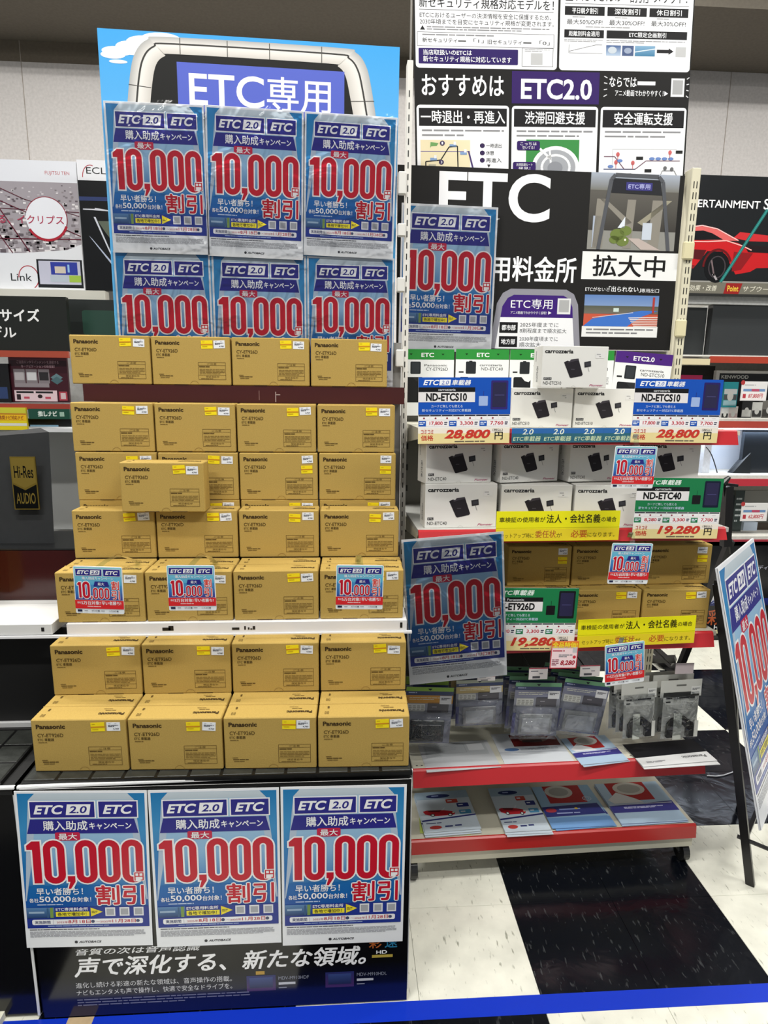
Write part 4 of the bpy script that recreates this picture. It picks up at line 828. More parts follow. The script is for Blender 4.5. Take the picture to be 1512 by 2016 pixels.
# ------------------------------------------------------------------ hanging bags
def pouch(w, h, seed, depth=.016, top=.0, m='bag_film', y0=0):
    rnd = random.Random(seed); mb = MB(); nx, ny = 9, 10; g = []
    for s in (1,):
        for j in range(ny+1):
            for i in range(nx+1):
                a, b = i/nx, j/ny; e = math.sin(a*math.pi)**.6*math.sin(min(1, max(0, b))*math.pi)**.5 if 0 < i < nx and 0 < j < ny else 0
                g.append((w*a, y0-h*b, .002+depth*e*(.55+.45*b)+e*rnd.uniform(-.0042, .0042)))
    F = [(j*(nx+1)+i, (j+1)*(nx+1)+i, (j+1)*(nx+1)+i+1, j*(nx+1)+i+1) for j in range(ny) for i in range(nx)]
    mb.raw(g, F, '#ffffff', m); return mb
def clear_bag(fr, label, top, second, seed, group, cont='#9A9A9E'):
    w, h = fr.w, fr.h; e = empty('clear_bag', fr.M(), label, 'package', group)
    mb = MB(); mb.box(0, -h*.96, -.0008, w, 0, 0, '#8E909A', 'paper'); a = Art(mb, w, h, 380, 440, 'gloss')
    a.rect(0, 0, 380, 30, top, 1); a.rect(0, 30, 380, 30, '#3C4668', 1); a.greek(20, 36, 120, 12, 1, '#A8B0CC', 2); a.rect(0, 60, 380, 60, second, 1); a.greek(30, 72, 260, 26, 2, '#D8D8C8', 2, .4)
    a.rect(20, 125, 140, 58, '#C9C9C4', 1)
    for i in range(4): a.greek(28+i*34, 135, 26, 40, 3, '#9C9C96', 2)
    a.rrect(180, 112, 170, 78, 8, '#55535A', 1); a.greek(215, 140, 70, 14, 1, '#8A8890', 2)
    a.rect(0, 200, 380, 222, '#9496A4', 1, '#86889A'); a.rect(0, 240, 26, 160, '#6A6CA0', 2)
    a.poly([(172, 10), (208, 10), (190, 26)], '#20242C', 2)
    mb.build('insert_card', e)
    mb = MB(); mb.box(w*.14, -h*.92, .001, w*.86, -h*.55, .007, cont, 'gloss', bev=.002); mb.box(w*.2, -h*.88, .007, w*.8, -h*.62, .009, '#B4B6BC' if cont != '#3E4246' else '#2A2C30', 'gloss', bev=.001); mb.build('contents', e)
    p = pouch(w, h*.62, seed, .034, y0=-h*.40).build('pouch', e)
    for q in p.data.polygons: q.use_smooth = True
    mb = MB(); mb.box(w*.72, -h*.28, .0012, w*.97, -h*.14, .0016, '#DCDCDE', 'paper'); a = Art(mb, w*.25, h*.14, 100, 62, 'paper', x0=w*.72, y0=-h*.14, z0=.0018); a.greek(12, 14, 76, 20, 2, '#77777C', 1, .9); mb.build('price_sticker', e)
    return e
def repeat_back(e, n, step, lab):
    for i in range(1, n+1):
        c = copy_tree(e); c.matrix_world = Matrix.Translation((0, step*i, .004*((i % 2)))) @ Matrix.Translation((-.010*i, 0, .0)) @ e.matrix_world; c['label'] = '%s, %s' % (lab, ('right behind the front one', 'third from the front', 'fourth from the front')[i-1])
GB = 'clear accessory bags on the display hooks'
bags = [((800.6, 1352), (894, 1354), (809, 1467), .06, '#8BB04A', '#C08A3C', 'clear bag with an orange striped card at the left end', '#3E4246', 2),
        ((898.6, 1340), (990.6, 1336), (905, 1433), .08, '#A9B0A0', '#B8A470', 'clear bag with a pale card under the crooked hanging poster', '#9A9A9E', 2),
        ((1016, 1343.6), (1107, 1345), (1006, 1452), .055, '#6FA07A', '#7E8094', 'crinkled clear bag with a green topped card in the middle', '#A4A6A8', 3),
        ((1114, 1335), (1203, 1346), (1110, 1444), .065, '#6FA07A', '#7E8094', 'crinkled clear bag with a green topped card, beside the white packs', '#A4A6A8', 3)]
for i, (TL, TR, BL, d, t, s, lb, cc, n) in enumerate(bags):
    e = clear_bag(Fr(upl(d), TL, TR, BL), lb, t, s, 10+i, GB, cc); repeat_back(e, n, .035, ('clear bag on the leftmost hook', 'clear bag on the hook under the crooked poster', 'clear bag on the middle hook', 'clear bag on the hook beside the white packs')[i])
def white_pack(fr, label, seed, strip):
    w, h = fr.w, fr.h; e = empty('white_pack', fr.M(), label, 'package', 'white accessory packs on the display hooks')
    mb = MB(); mb.box(0, -h*.28, -.0006, w, 0, 0, '#CFCFC8', 'paper'); mb.box(w*.38, -h*.10, .0001, w*.62, -h*.075, .0006, '#6A6A66', 'plastic'); mb.build('header_card', e)
    mb = MB(); mb.box(w*.08, -h*.97, -.0004, w*.95, -h*.2, 0, '#D5D5CF', 'paper'); a = Art(mb, w, h, 300, 420, 'paper')
    a.rect(45, 118, 210, 12, '#26262A', 1); a.greek(90, 120, 90, 8, 1, '#D5D5CF', 2); a.rect(45, 146, 34, 9, '#26262A', 1); a.rect(45, 134, 210, 1.5, '#555', 1); a.greek(50, 170, 190, 40, 4, '#A9A9A4', 1, .35)
    mb.build('leaflet', e)
    mb = MB(); P = [(.18, .93), (.18, .72), (.3, .62), (.62, .6), (.82, .7), (.84, .93), (.66, .93), (.66, .8), (.56, .72), (.4, .74), (.34, .82), (.34, .93)]
    V = [(x*w, -y*h, z) for z in (.0015, .011) for x, y in P]; n = len(P)
    mb.raw(V, [(n, n+1, n+10, n+11), (n+1, n+2, n+9, n+10), (n+2, n+3, n+8, n+9), (n+3, n+4, n+7, n+8), (n+4, n+5, n+6, n+7)]+[(i, (i+1) % n, n+(i+1) % n, n+i) for i in range(n)], '#1B1B1D', 'plastic'); mb.build('bracket', e)
    mb = MB(); mb.box(w*strip, -h*.96, .0115, w*(strip+.2), -h*.52, .0125, '#B9BCB4', 'paper'); mb.box(w*.84, -h*.93, .0115, w*.93, -h*.66, .0125, '#C9C9C2', 'paper'); mb.build('paper_strip', e)
    p = pouch(w*.94, h*.8, seed, .018, y0=-h*.2).build('pouch', e)
    for q in p.data.polygons: q.use_smooth = True
    mb = MB(); mb.box(w*.74, -h*.24, .001, w*.98, -h*.11, .0014, '#E2E2DE', 'paper'); a = Art(mb, w*.24, h*.13, 100, 62, 'paper', x0=w*.74, y0=-h*.11, z0=.0016); a.greek(12, 14, 76, 20, 2, '#8A8A8A', 1, .9); mb.build('price_sticker', e)
    return e
e = white_pack(Fr(upl(.03), (1224, 1347), (1294, 1341), (1219, 1458)), 'white hanging pack with black bracket, left one beside the discount card', 31, .3); repeat_back(e, 2, .03, 'white hanging pack of the left stack')
e = white_pack(Fr(upl(.035), (1302, 1341), (1383, 1336), (1301, 1458)), 'white hanging pack with black bracket at the right end of the hooks', 32, .32); repeat_back(e, 2, .03, 'white hanging pack of the right stack')

# ------------------------------------------------------------------ leaflets on the lower shelves
def leaflet(BLa, BLb, FRb, z, art, label, n=1, group=None, cw=1000, chh=None, base='#D6D6D4', m='paper', copies_label=None, dep=None):
    bl, br, fl = hitz(*BLa, z), hitz(*BLb, z), hitz(*FRb, z)
    o = []
    u = (br-bl).normalized(); v = Vector((0, 0, 1)).cross(u); w = (br-bl).length; h = dep or (bl-fl).dot(v)
    for k in range(n):
        class F: pass
        F.w, F.h = w, h; F.o = bl+Vector((random.uniform(-.004, .004)*(k > 0)-.0, -.007*k, -.0028*k)); F.u, F.v, F.n = u, v, Vector((0, 0, 1))
        mb = MB(); ny = 8; C = lambda t: .006*(t**2)*(1-.6*(k > 0))*0
        mb.box(0, -h, -.0006, w, 0, 0, base, m)
        if art: art(Art(mb, w, h, cw, chh or 1200, m))
        q = mb.build('leaflet'); mm = Matrix.Identity(4)
        for i in range(3): mm[i][0] = F.u[i]; mm[i][1] = F.v[i]; mm[i][2] = F.n[i]; mm[i][3] = F.o[i]
        q.matrix_world = mm @ Matrix.Rotation(R(random.uniform(-2.5, 2.5)*(k > 0)), 4, 'Z'); tag(q, label if k == 0 else ('sheet under: ' if k == 1 else 'lowest sheet under: ')+label.replace('pale ', '').replace('leaflet with ', ''), 'leaflet', group)
def lf_grey(a): a.rect(0, 0, 1000, 1200, '#BFC1C4', 1); a.rect(60, 60, 880, 560, '#B0B3B6', 2); a.frame(80, 90, 560, 400, 6, '#9A9DA0', 3); a.greek(120, 140, 400, 260, 6, '#A4A7AA', 3, .4); a.rect(680, 120, 220, 300, '#C9CBCD', 3); a.line(150, 0, 260, 620, 5, '#A9ABAE', 3)
def lf_pict(a): a.rect(0, 0, 1000, 1200, '#C9CDD2', 1); a.rect(260, 60, 700, 480, '#6E1F1C', 2); a.ell(600, 260, 220, 140, '#8A6A5E', 3); a.rect(420, 300, 300, 90, '#4A3A34', 4); a.ell(200, 650, 110, 60, '#4F6E9C', 2); a.greek(330, 600, 560, 100, 3, '#8A8F98', 2, .5); a.rect(0, 740, 1000, 30, '#B8BCC4', 2)
def lf_red(a):
    a.rect(0, 0, 1000, 1200, '#A9C0D6', 1); a.rect(150, 0, 620, 560, '#A8201E', 2); a.ell(480, 200, 250, 200, '#C9C4BC', 3); a.ell(480, 200, 180, 140, '#A7A49E', 4); a.poly([(40, 520), (240, 300), (480, 520), (560, 640), (100, 640)], '#D6D6D8', 4)
    a.poly([(0, 700), (1000, 620), (1000, 900), (0, 900)], '#3A3880', 3); a.rect(20, 660, 960, 20, '#D8D8E4', 4); a.greek(200, 740, 620, 60, 2, '#C6C6E0', 4)
def lf_black(a): a.rect(0, 0, 1000, 1200, '#101014', 1); a.poly([(0, 760), (1000, 700), (1000, 1200), (0, 1200)], '#DADADA', 2); a.text('Panasonic', 600, 840, 330, 130, '#2A2A2C', 3, bold=.02, rot=180); a.greek(90, 960, 260, 90, 2, '#77777A', 3)
def lf_car(a):
    a.rect(0, 0, 1000, 1200, '#B9C4CE', 1); a.rect(0, 0, 1000, 240, '#93A7B8', 2); a.ell(420, 150, 230, 62, '#26305A', 3); a.greek(300, 122, 240, 50, 1, '#8A94BC', 4)
    for x, y, c in ((640, 330, '#B5483C'), (820, 470, '#2A3272'), (820, 680, '#4E90B8')): a.rrect(x-100, y-60, 220, 120, 20, c, 3); a.greek(x-70, y-26, 150, 50, 1, '#D4D8E0', 4)
    a.poly([(60, 600), (130, 575), (420, 590), (590, 640), (640, 700), (610, 750), (240, 760), (90, 690)], '#B3222C', 3); a.poly([(140, 580), (400, 596), (360, 640), (170, 620)], '#5A1418', 4); a.poly([(400, 596), (470, 520), (490, 530), (440, 604)], '#C9D2DA', 5); a.ell(220, 730, 42, 44, '#2A2A2C', 5); a.ell(220, 730, 24, 26, '#DADADA', 6); a.ell(540, 745, 42, 42, '#2A2A2C', 5); a.ell(540, 745, 24, 24, '#DADADA', 6); a.ell(605, 690, 20, 14, '#EFE6C8', 6)
    a.poly([(0, 860), (1000, 760), (1000, 800), (0, 900)], '#2A2C66', 3); a.greek(60, 940, 500, 40, 1, '#4A4E70', 3); a.ell(210, 1080, 110, 50, '#A83A36', 3); a.rect(380, 1050, 140, 36, '#2A3066', 3); a.rect(560, 1040, 120, 36, '#2A3066', 3)
def lf_blue(a):
    a.rect(0, 0, 1000, 1200, '#8FB0CC', 1); a.rect(180, 0, 640, 520, '#A41E1C', 2); a.ell(420, 190, 240, 190, '#C2BFB8', 3); a.ell(420, 190, 170, 130, '#9D9C96', 4); a.arc(840, 420, 70, 60, 14, '#C9D6E4', 4); a.arc(840, 420, 36, 30, 12, '#C9D6E4', 4)
    a.poly([(0, 620), (960, 560), (1000, 860), (0, 900)], '#33387A', 3); a.ell(130, 720, 90, 60, '#B23A44', 4); a.greek(270, 660, 640, 90, 1, '#8EA0D8', 4, .5); a.greek(200, 780, 700, 60, 1, '#A8B4E0', 4, .6); a.ell(560, 690, 30, 30, '#E0C040', 5, 8); a.rect(0, 920, 1000, 280, '#6C94C4', 2)
GL4, GL0 = 'leaflets on the shelf under the hooks', 'leaflets on the base deck'
leaflet((822, 1466), (958, 1457), (837, 1521), z4+.001, lf_grey, 'grey paper sheet in a clear folder at the left end of the lower red shelf', 1, GL4, base='#C6C8CA', m='gloss')
leaflet((966, 1446), (1092, 1441), (1003, 1506), z4+.001, lf_pict, 'grey leaflet with a dark red picture in the middle of the lower red shelf', 1, GL4)
leaflet((1103, 1455), (1190, 1447), (1136, 1507), z4+.003, lf_red, 'leaflet with red picture and purple band right of the middle on the lower red shelf', 2, GL4)
leaflet((1225, 1466), (1363, 1455), (1256, 1511), z4+.004, lf_black, 'black leaflet with a white edge at the right end of the lower red shelf', 2, GL4, base='#D0D0D0')
zb = .150
leaflet((816, 1562), (917, 1555), (822, 1641), zb+.009, lf_car, 'pale leaflet with a red car drawing at the left end of the base deck', 3, GL0)
leaflet((960, 1553), (1042, 1549), (988, 1639), zb+.009, lf_car, 'pale leaflet with a red car drawing, second from left on the base deck', 3, GL0)
leaflet((1046, 1550), (1156, 1545), (1100, 1631), zb+.006, lf_blue, 'blue leaflet with a round red picture on the base deck', 2, GL0, base='#6C94C4')
leaflet((1170, 1544), (1290, 1538), (1232, 1622), zb+.006, lf_red, 'leaflet with red picture and purple band at the right end of the base deck', 2, GL0, base='#8A8CB4')
mb = MB(); q0, q1, q2 = hitz(824, 1565, zb+.0015), hitz(935, 1562, zb+.0015), hitz(828, 1647, zb+.0015); mb.box(0, -.135, 0, .155, 0, .0006, '#B4C462', 'paper'); o = mb.build('leaflet', None, Matrix.Translation((q0.x-.0, q0.y+.01, zb+.001)) @ Matrix.Rotation(R(-5), 4, 'Z') @ Matrix.Translation((0, -.06, 0))); tag(o, 'lime green leaflet sticking out under the left car leaflet', 'leaflet', GL0)

# ------------------------------------------------------------------ easel sign at the right edge
_n0 = Vector((math.sin(R(46.2)), -math.cos(R(46.2)), 0)); foot = Vector((1.246, 1.604, 0)); _eu = Vector((math.cos(R(46.2)), math.sin(R(46.2)), 0))
_top = foot+Vector((0, 0, .93))-_n0*(.19*.93)+_n0*.014
EP = Pl(_top.y, 46.2, 14.4, _top.x, _top.z)
fr = Fr(EP, (1412, 1119), (1483, 1058), (1494, 1647)); fr.u = _eu; fr.v = fr.n.cross(fr.u)
EW, EH = fr.w, fr.h
es = empty('easel_sign', Matrix.Translation((1.246, 1.604, 0)), 'black easel frame holding a campaign poster at the right frame edge', 'easel')
def bar(name, A, B, t, parent, col='#131112', m='plastic', nrm=None, t2=None):
    A, B = Vector(A), Vector(B); d = (B-A); d.normalize(); n = Vector(nrm) if nrm else Vector((0, -1, 0)); s = d.cross(n).normalized(); n = s.cross(d); t2 = t2 or t
    V = []
    for P in (A, B):
        for a, b in ((-1, -1), (1, -1), (1, 1), (-1, 1)): V.append(tuple(P+s*a*t/2+n*b*t2/2))
    mb = MB(); mb.raw(V, [(0, 1, 2, 3), (7, 6, 5, 4), (0, 4, 5, 1), (1, 5, 6, 2), (2, 6, 7, 3), (3, 7, 4, 0)], col, m); o = mb.build(name)
    if parent: o.parent = parent; o.matrix_parent_inverse = parent.matrix_world.inverted()
    return o
Ltop = foot+Vector((0, 0, .925))-_n0*(.19*.925)-_n0*.012; nn = _n0
bar('leg', foot, Ltop, .014, es, nrm=nn, t2=.024); bar('leg', foot+_eu*(EW-.02), Ltop+_eu*(EW-.02), .014, es, nrm=nn, t2=.024)
bar('top_bar', Ltop, Ltop+_eu*(EW-.02), .02, es, nrm=nn)
hh = foot.lerp(Ltop, .155)
for q in (0, EW-.02):
    mb = MB(); mb.cyl(hh+_eu*q-_n0*.022, hh+_eu*q+_n0*.10, .0065, '#131112', 'plastic', 8); mb.cyl(hh+_eu*q+_n0*.10, hh+_eu*q+_n0*.125, .011, '#131112', 'plastic', 10); o = mb.build('peg'); o.parent = es; o.matrix_parent_inverse = es.matrix_world.inverted()
bar('cross_bar', hh, hh+_eu*(EW-.02), .012, es, nrm=nn)
bar('stay', Ltop+_eu*(EW/2)-nn*.02, foot+_eu*(EW*.7)-nn*.02+Vector((-.03, .10, 0)), .014, es, nrm=nn)
mb = MB(); mb.box(0, -EH, -.006, EW, 0, -.001, '#DADCE0', 'paint'); o = mb.build('backing_board'); o.matrix_world = fr.M(); o.parent = es; o.matrix_parent_inverse = es.matrix_world.inverted()
o = poster(fr, 'large campaign poster mounted on the black easel at the right frame edge', 'campaign posters on the easel', False, ky=EH/PH, kx=EW/PW, dz=.0008)

# black folding stand behind the gondola
fs = empty('folding_stand', Matrix.Translation((1.75, 3.0, 0)), 'black folding metal stand with crossing legs behind the gondola', 'stand')
K = Pl(3.0, 0)
pt = lambda px, py, y=3.0: Pl(y, 0).hit(px, py)
bar('leg', hitz(1331, 1332, 0), pt(1438, 1064, 2.75), .030, fs); bar('leg', hitz(1331, 1330, 0)+Vector((0, .02, 0)), pt(1272, 1283, 3.25), .022, fs); bar('leg', hitz(1333, 1318, .02), pt(1280, 1270, 3.3), .045, fs, t2=.02)
bar('cross_bar', pt(1245, 1299, 3.2), pt(1330, 1297, 3.05), .03, fs)
bar('post', pt(1428, 1075, 2.7), pt(1433, 958, 2.7), .035, fs); bar('post', pt(1440, 1090, 2.7), pt(1424, 950, 2.7), .012, fs); bar('arm', pt(1418, 952, 2.7), pt(1452, 956, 2.7), .012, fs)
mb = MB(); p0 = pt(1422, 952, 2.7); mb.cyl(p0, p0+Vector((.03, 0, .03)), .02, '#141414', 'plastic', 10, .008); o = mb.build('clamp_head'); o.parent = fs; o.matrix_parent_inverse = fs.matrix_world.inverted()

# ------------------------------------------------------------------ background on the right
def slab(name, label, cat, y, x0, y0, x1, y1, col, t=.01, m='matte', art=None, cw=100, ch=100, group=None, yaw=0, parent=None, top=False):
    pl = Pl(y, yaw); fr = Fr(pl, (x0, y0), (x1, y0), (x0, y1)); A = pl.hit(x0, (y0+y1)/2); B = pl.hit(x1, (y0+y1)/2); T = pl.hit((x0+x1)/2, y0); Bm = pl.hit((x0+x1)/2, y1)
    fr.u = Vector((math.cos(R(yaw)), math.sin(R(yaw)), 0)); fr.v = Vector((0, 0, 1)); fr.w = (B-A).dot(fr.u); fr.h = T.z-Bm.z; fr.o = Vector((A.x, A.y, T.z))
    return sheet(name, label, cat, fr, art, cw, ch, t=t, base=col, m=m, group=group, parent=parent)
RB = empty('display_shelf', Mz(2.2, 3.5, 0), 'cream wall shelf unit with red rails at the right frame edge', 'shelf')
P2 = lambda *a, **k: slab(*a, **k, parent=RB)
Y = 3.5
slab('plinth', None, None, Y, 1380, 1066, 1800, 1261, '#0B0B0D', .5, 'matte', parent=RB)
slab('back_panel', None, None, 3.95, 1300, 470, 1800, 1090, '#BDBBB2', .02, parent=RB)
for x0, x1, y0, y1, c in ((1326, 1398, 706, 718, '#CFC3A0'), (1398, 1800, 704, 717, '#A23A26'), (1290, 1800, 830, 843, '#B04438'), (1290, 1800, 943, 957, '#B5303C'), (1290, 1800, 1062, 1074, '#A83040')):
    slab('price_rail', None, None, Y, x0, y0, x1, y1, c, .012, 'plastic', parent=RB)
for y0, y1 in ((701, 704), (825, 830), (936, 943), (1056, 1062)): slab('shelf_board', None, None, Y+.003, 1290, y0, 1800, y1, '#CFCDC6', .44, parent=RB)
slab('divider', None, None, 3.7, 1396, 600, 1399, 705, '#E0E0DE', .2, parent=RB)
slab('side_panel', None, None, 3.6, 1386, 846, 1400, 940, '#D6DAE4', .3, parent=RB)
def car_board(a):  # 455 x 245 px => crop units: 1345..1800, 345..590
    a.rect(0, 0, 455, 212, '#17191B', 0); a.text('ENTERTAINMENT', -5, 48, 158, 15, '#DCDCDC', 1, bold=.01); a.text('SYSTEM', 160, 43, 90, 21, '#DCDCDC', 1, bold=.01)
    # red sports car, side rear view
    a.poly([(0, 128), (30, 124), (80, 126), (118, 132), (150, 148), (190, 150), (240, 156), (250, 178), (160, 182), (148, 190), (120, 196), (104, 170), (90, 150), (60, 150), (40, 180), (0, 172)], '#B01A1E', 1)
    a.poly([(0, 118), (22, 104), (45, 100), (75, 106), (120, 128), (60, 128), (0, 126)], '#C45A58', 2); a.poly([(0, 121), (24, 111), (48, 109), (66, 114), (88, 126), (40, 128), (0, 128)], '#101012', 4)
    a.pl([(0, 114), (22, 103), (45, 99), (75, 105), (118, 127)], 2, '#F0B4B0', 5); a.pl([(0, 132), (60, 131), (95, 128), (128, 138), (146, 146)], 2.2, '#F0A49E', 5)
    a.poly([(0, 146), (58, 148), (50, 168), (0, 162)], '#4A1014', 2); a.poly([(112, 150), (150, 152), (130, 186), (112, 190)], '#7C1418', 2)
    a.poly([(108, 122), (120, 110), (200, 118), (206, 128), (140, 128)], '#B4282C', 2); a.poly([(130, 136), (240, 140), (236, 152), (140, 150)], '#1C1214', 3)
    a.ell(82, 182, 25, 32, '#0C0C0E', 3, 20); a.arc(82, 182, 27, 36, 4, '#5A1014', 4, 180, 340); a.arc(82, 182, 16, 22, 2.4, '#3A3438', 4); a.line(70, 168, 78, 200, 3, '#6A5A5C', 5); a.line(76, 196, 84, 208, 4, '#9A9496', 5); a.poly([(0, 174), (40, 180), (36, 186), (0, 180)], '#7A1C20', 2)
    a.line(168, 64, 92, 212, 6, '#1E6662', 6); a.line(168, 64, 92, 212, 1.5, '#3C8C86', 7)
    a.rect(0, 212, 455, 27, '#6A675C', 1); a.rect(0, 210, 455, 3, '#8C8A84', 2); a.rect(0, 236, 455, 4, '#2A2A28', 2); a.text('ウーファーの効果・改善', -30, 219, 116, 12, '#C8C4B4', 2, bold=.01, ital=.2); a.poly([(104, 214), (136, 214), (130, 236), (100, 236)], '#8A1E1C', 2); a.text('Point', 107, 219, 22, 12, '#D8B840', 3, bold=.02); a.text('サブウーファー', 138, 219, 90, 12, '#C8C4B4', 2, bold=.01, ital=.2)
slab('header_board', 'dark header board with red sports car and white serif writing at the right frame edge', 'sign', 3.48, 1334, 350, 1789, 585, '#17191B', .03, 'gloss', car_board, 455, 240)
slab('shelf_header', None, None, 3.52, 1325, 585, 1800, 602, '#C2C2C0', .05, parent=RB)
slab('dark_panel', None, None, 3.56, 1330, 605, 1388, 703, '#2E3030', .05, 'gloss', parent=RB)
slab('dark_panel', None, None, 3.53, 1399, 602, 1700, 703, '#333536', .05, 'gloss', parent=RB)
slab('poster_strip', 'black sign corner with white kanji beside the slotted post', 'sign', 3.54, 1322, 605, 1345, 690, '#1E1E20', .01, 'gloss', lambda a: a.text('携', 10, 40, 80, 22, '#EEE', 1, bold=.02))
def kbox(a):
    a.rect(0, 0, 400, 110, '#DAD7D2', 0); a.rect(6, 6, 388, 104, '#151515', 1); a.text('KENWOOD', 10, 10, 52, 8, '#C9C9C4', 2, bold=.02)
slab('display_case', 'black display case with white border and audio maker name on the wall shelf', 'case', 3.72, 1406, 732, 1806, 826, '#DAD7D2', .06, 'gloss', kbox, 400, 110)
slab('magenta_box', 'magenta package behind the blue price sign on the wall shelf', 'package', 3.6, 1322, 738, 1382, 765, '#B82A5A', .05, 'gloss', lambda a: [a.rect(10, 70, 80, 20, '#E8C8D8', 1)])
slab('dark_box', 'black package standing behind the magenta package', 'package', 3.75, 1330, 720, 1406, 770, '#1A1612', .05)
def small_pack(cols):
    def f(a):
        for i, c in enumerate(cols): a.rect(5, 5+i*90/len(cols), 90, 80/len(cols), c, 1)
        a.ell(50, 55, 22, 20, '#CFCFCB', 2, 12)
    return f
for i, (x0, y0, x1, y1, cs) in enumerate(((1424, 752, 1452, 802, ('#2F8E96', '#C9CBCB', '#56585A', '#9CC0C8')), (1420, 800, 1434, 828, ('#D8D8D8', '#222')), (1434, 800, 1452, 828, ('#D8CFCB', '#B9A2A0')), (1460, 790, 1480, 824, ('#2A2A2A', '#D8D8D4')), (1480, 792, 1500, 824, ('#D5D5D0', '#3A3A3A')), (1500, 788, 1530, 824, ('#77746E', '#44423E')))):
    slab('accessory_pack', 'small accessory pack on the wall shelf, '+('teal one', 'white one below the teal', 'pink grey one', 'black and white one under the price card', 'white one beside the price card', 'grey one at the frame edge')[i], 'package', 3.6+.01*i, x0, y0, x1, y1, cs[0], .03, 'gloss', small_pack(cs), group='accessory packs on the wall shelf')
def pcard(p):
    def f(a): a.rect(0, 0, 100, 62, '#DCDAD8', 0); a.greek(12, 8, 76, 8, 1, '#A8A8A8', 1, .5); a.rect(8, 24, 84, 8, '#6C8CB4', 1); a.rect(40, 24, 30, 8, '#B4506A', 2); a.rect(4, 34, 92, 26, '#E9E2E0', 1); a.rect(8, 40, 12, 14, '#B03A44', 2); a.text(p, 30, 39, 56, 15, '#B8303E', 2, bold=.03, ital=.2); a.ell(4, 4, 8, 8, '#A83A3A', 2, 10)
    return f
slab('price_card', 'white price card with red figures over the black display case', 'card', 3.46, 1459, 751, 1510, 789, '#DCDAD8', .002, 'gloss', pcard('87,800円'), 100, 62, group='price cards on the wall shelf')
slab('price_card', 'white price card with red figures on the lowest wall shelf', 'card', 3.46, 1459, 990, 1511, 1026, '#DCDAD8', .002, 'gloss', pcard('62,800円'), 100, 62, group='price cards on the wall shelf')
slab('white_backdrop', None, None, 3.8, 1330, 844, 1700, 942, '#DDE4F0', .01, 'paper', parent=RB)
ld = bpy.data.lights.new('niche_light', 'AREA'); ld.shape = 'RECTANGLE'; ld.size = .9; ld.size_y = .05; ld.energy = 3; ld.color = (.75, .86, 1)
lo = bpy.data.objects.new('niche_light', ld); COL.objects.link(lo); _q = Pl(3.6, 0).hit(1480, 848); lo.matrix_world = Matrix.Translation((_q.x, 3.62, _q.z-.01)); lo.parent = RB; lo.matrix_parent_inverse = RB.matrix_world.inverted()
slab('led_strip', None, None, 3.6, 1395, 844, 1640, 846, '#E8F0FF', .03, 'lamp', parent=RB)
o = slab('monitor', 'dark monitor leaning in the bluish white niche', 'monitor', 3.62, 1462, 846, 1640, 944, '#23282E', .03, 'gloss')
mb = MB(); q = Pl(3.6, 0).hit(1436, 930); mb.raw([(q.x, q.y, q.z-.03), (q.x+.12, q.y-.02, q.z-.05), (q.x+.12, q.y, q.z+.12), (q.x, q.y+.03, q.z-.01), (q.x+.12, q.y+.08, q.z+.1)], [(0, 1, 2, 3), (3, 2, 4), (0, 3, 4, 1)], '#1B1F22', 'plastic'); _mf = mb.build('monitor_foot'); _mf.parent = o; _mf.matrix_parent_inverse = o.matrix_world.inverted()
mb = MB(); 
for i in range(8):
    t0, t1 = i/8, (i+1)/8; A = Pl(3.6, 0).hit(1390+22*t0, 880+52*t0-10*math.sin(t0*3)); B = Pl(3.6, 0).hit(1390+22*t1, 880+52*t1-10*math.sin(t1*3)); mb.cyl(A, B, .003, '#15181C', 'plastic', 6)
tag(mb.build('black_cable'), 'thin black cable hanging in the bluish white niche', 'cable')
for i, (x0, y0, x1, y1, c, lb) in enumerate(((1425, 975, 1443, 1050, '#1E2426', 'dark package with white marks behind the folding stand'), (1444, 966, 1462, 1056, '#3A4442', 'green grey package beside the lower price card'), (1463, 1028, 1490, 1058, '#BFCBDA', 'pale blue package under the lower price card'), (1490, 1030, 1560, 1060, '#3E342C', 'brown package under the lower price card'), (1462, 966, 1600, 990, '#8C8C86', 'grey package above the lower price card'))):
    slab('accessory_pack', lb, 'package', 3.62+.02*i, x0, y0, x1, y1, c, .03, 'gloss', (lambda a: [a.greek(15, 12, 60, 60, 5, '#B8C0C0', 1, .4)]) if i < 2 else None, group='packs on the lowest wall shelf')
def kb(a):  # 1386..1600, 1078..1258
    a.rect(0, 0, 300, 180, '#0C0C10', 0); a.rect(4, 8, 4, 14, '#D8D8D8', 1); a.rect(30, 12, 4, 12, '#D8D8D8', 1); a.text('音声が', 14, 48, 72, 24, '#E6E6E6', 1, bold=.02); a.text('超える。', 18, 78, 100, 28, '#E6E6E6', 1, bold=.02); a.rect(0, 100, 300, 14, '#1E2A7A', 1, '#121A50'); a.text('スマートフォン', 20, 103, 60, 7, '#B0B8D8', 2)
    a.poly([(120, 20), (300, 0), (300, 120), (130, 100)], '#1A2A8A', 1); a.text('ーディオ', 92, 36, 40, 8, '#C8C8D8', 2); a.text('彩', 16, 122, 26, 30, '#A8502A', 1, bold=.02); a.text('速', 44, 122, 26, 30, '#8A8A6A', 1, bold=.02); a.text('HD', 30, 152, 18, 9, '#DDD', 1, bold=.02); a.rect(22, 162, 60, 7, '#CFC89A', 1)
slab('plinth_banner', 'black banner with white and orange writing on the plinth behind the easel', 'banner', 3.485, 1383, 1076, 1683, 1256, '#0C0C10', .004, 'black_gloss', kb, 300, 180)
mb = MB(); A = hitz(1388, 1525, .002); 
pts = [hitz(px, py, .004) for px, py in ((1392, 1527), (1410, 1528), (1425, 1526), (1440, 1521), (1447, 1518))]
for a_, b_ in zip(pts, pts[1:]): mb.cyl(a_, b_, .0022, '#B9BCC2', 'plastic', 6)
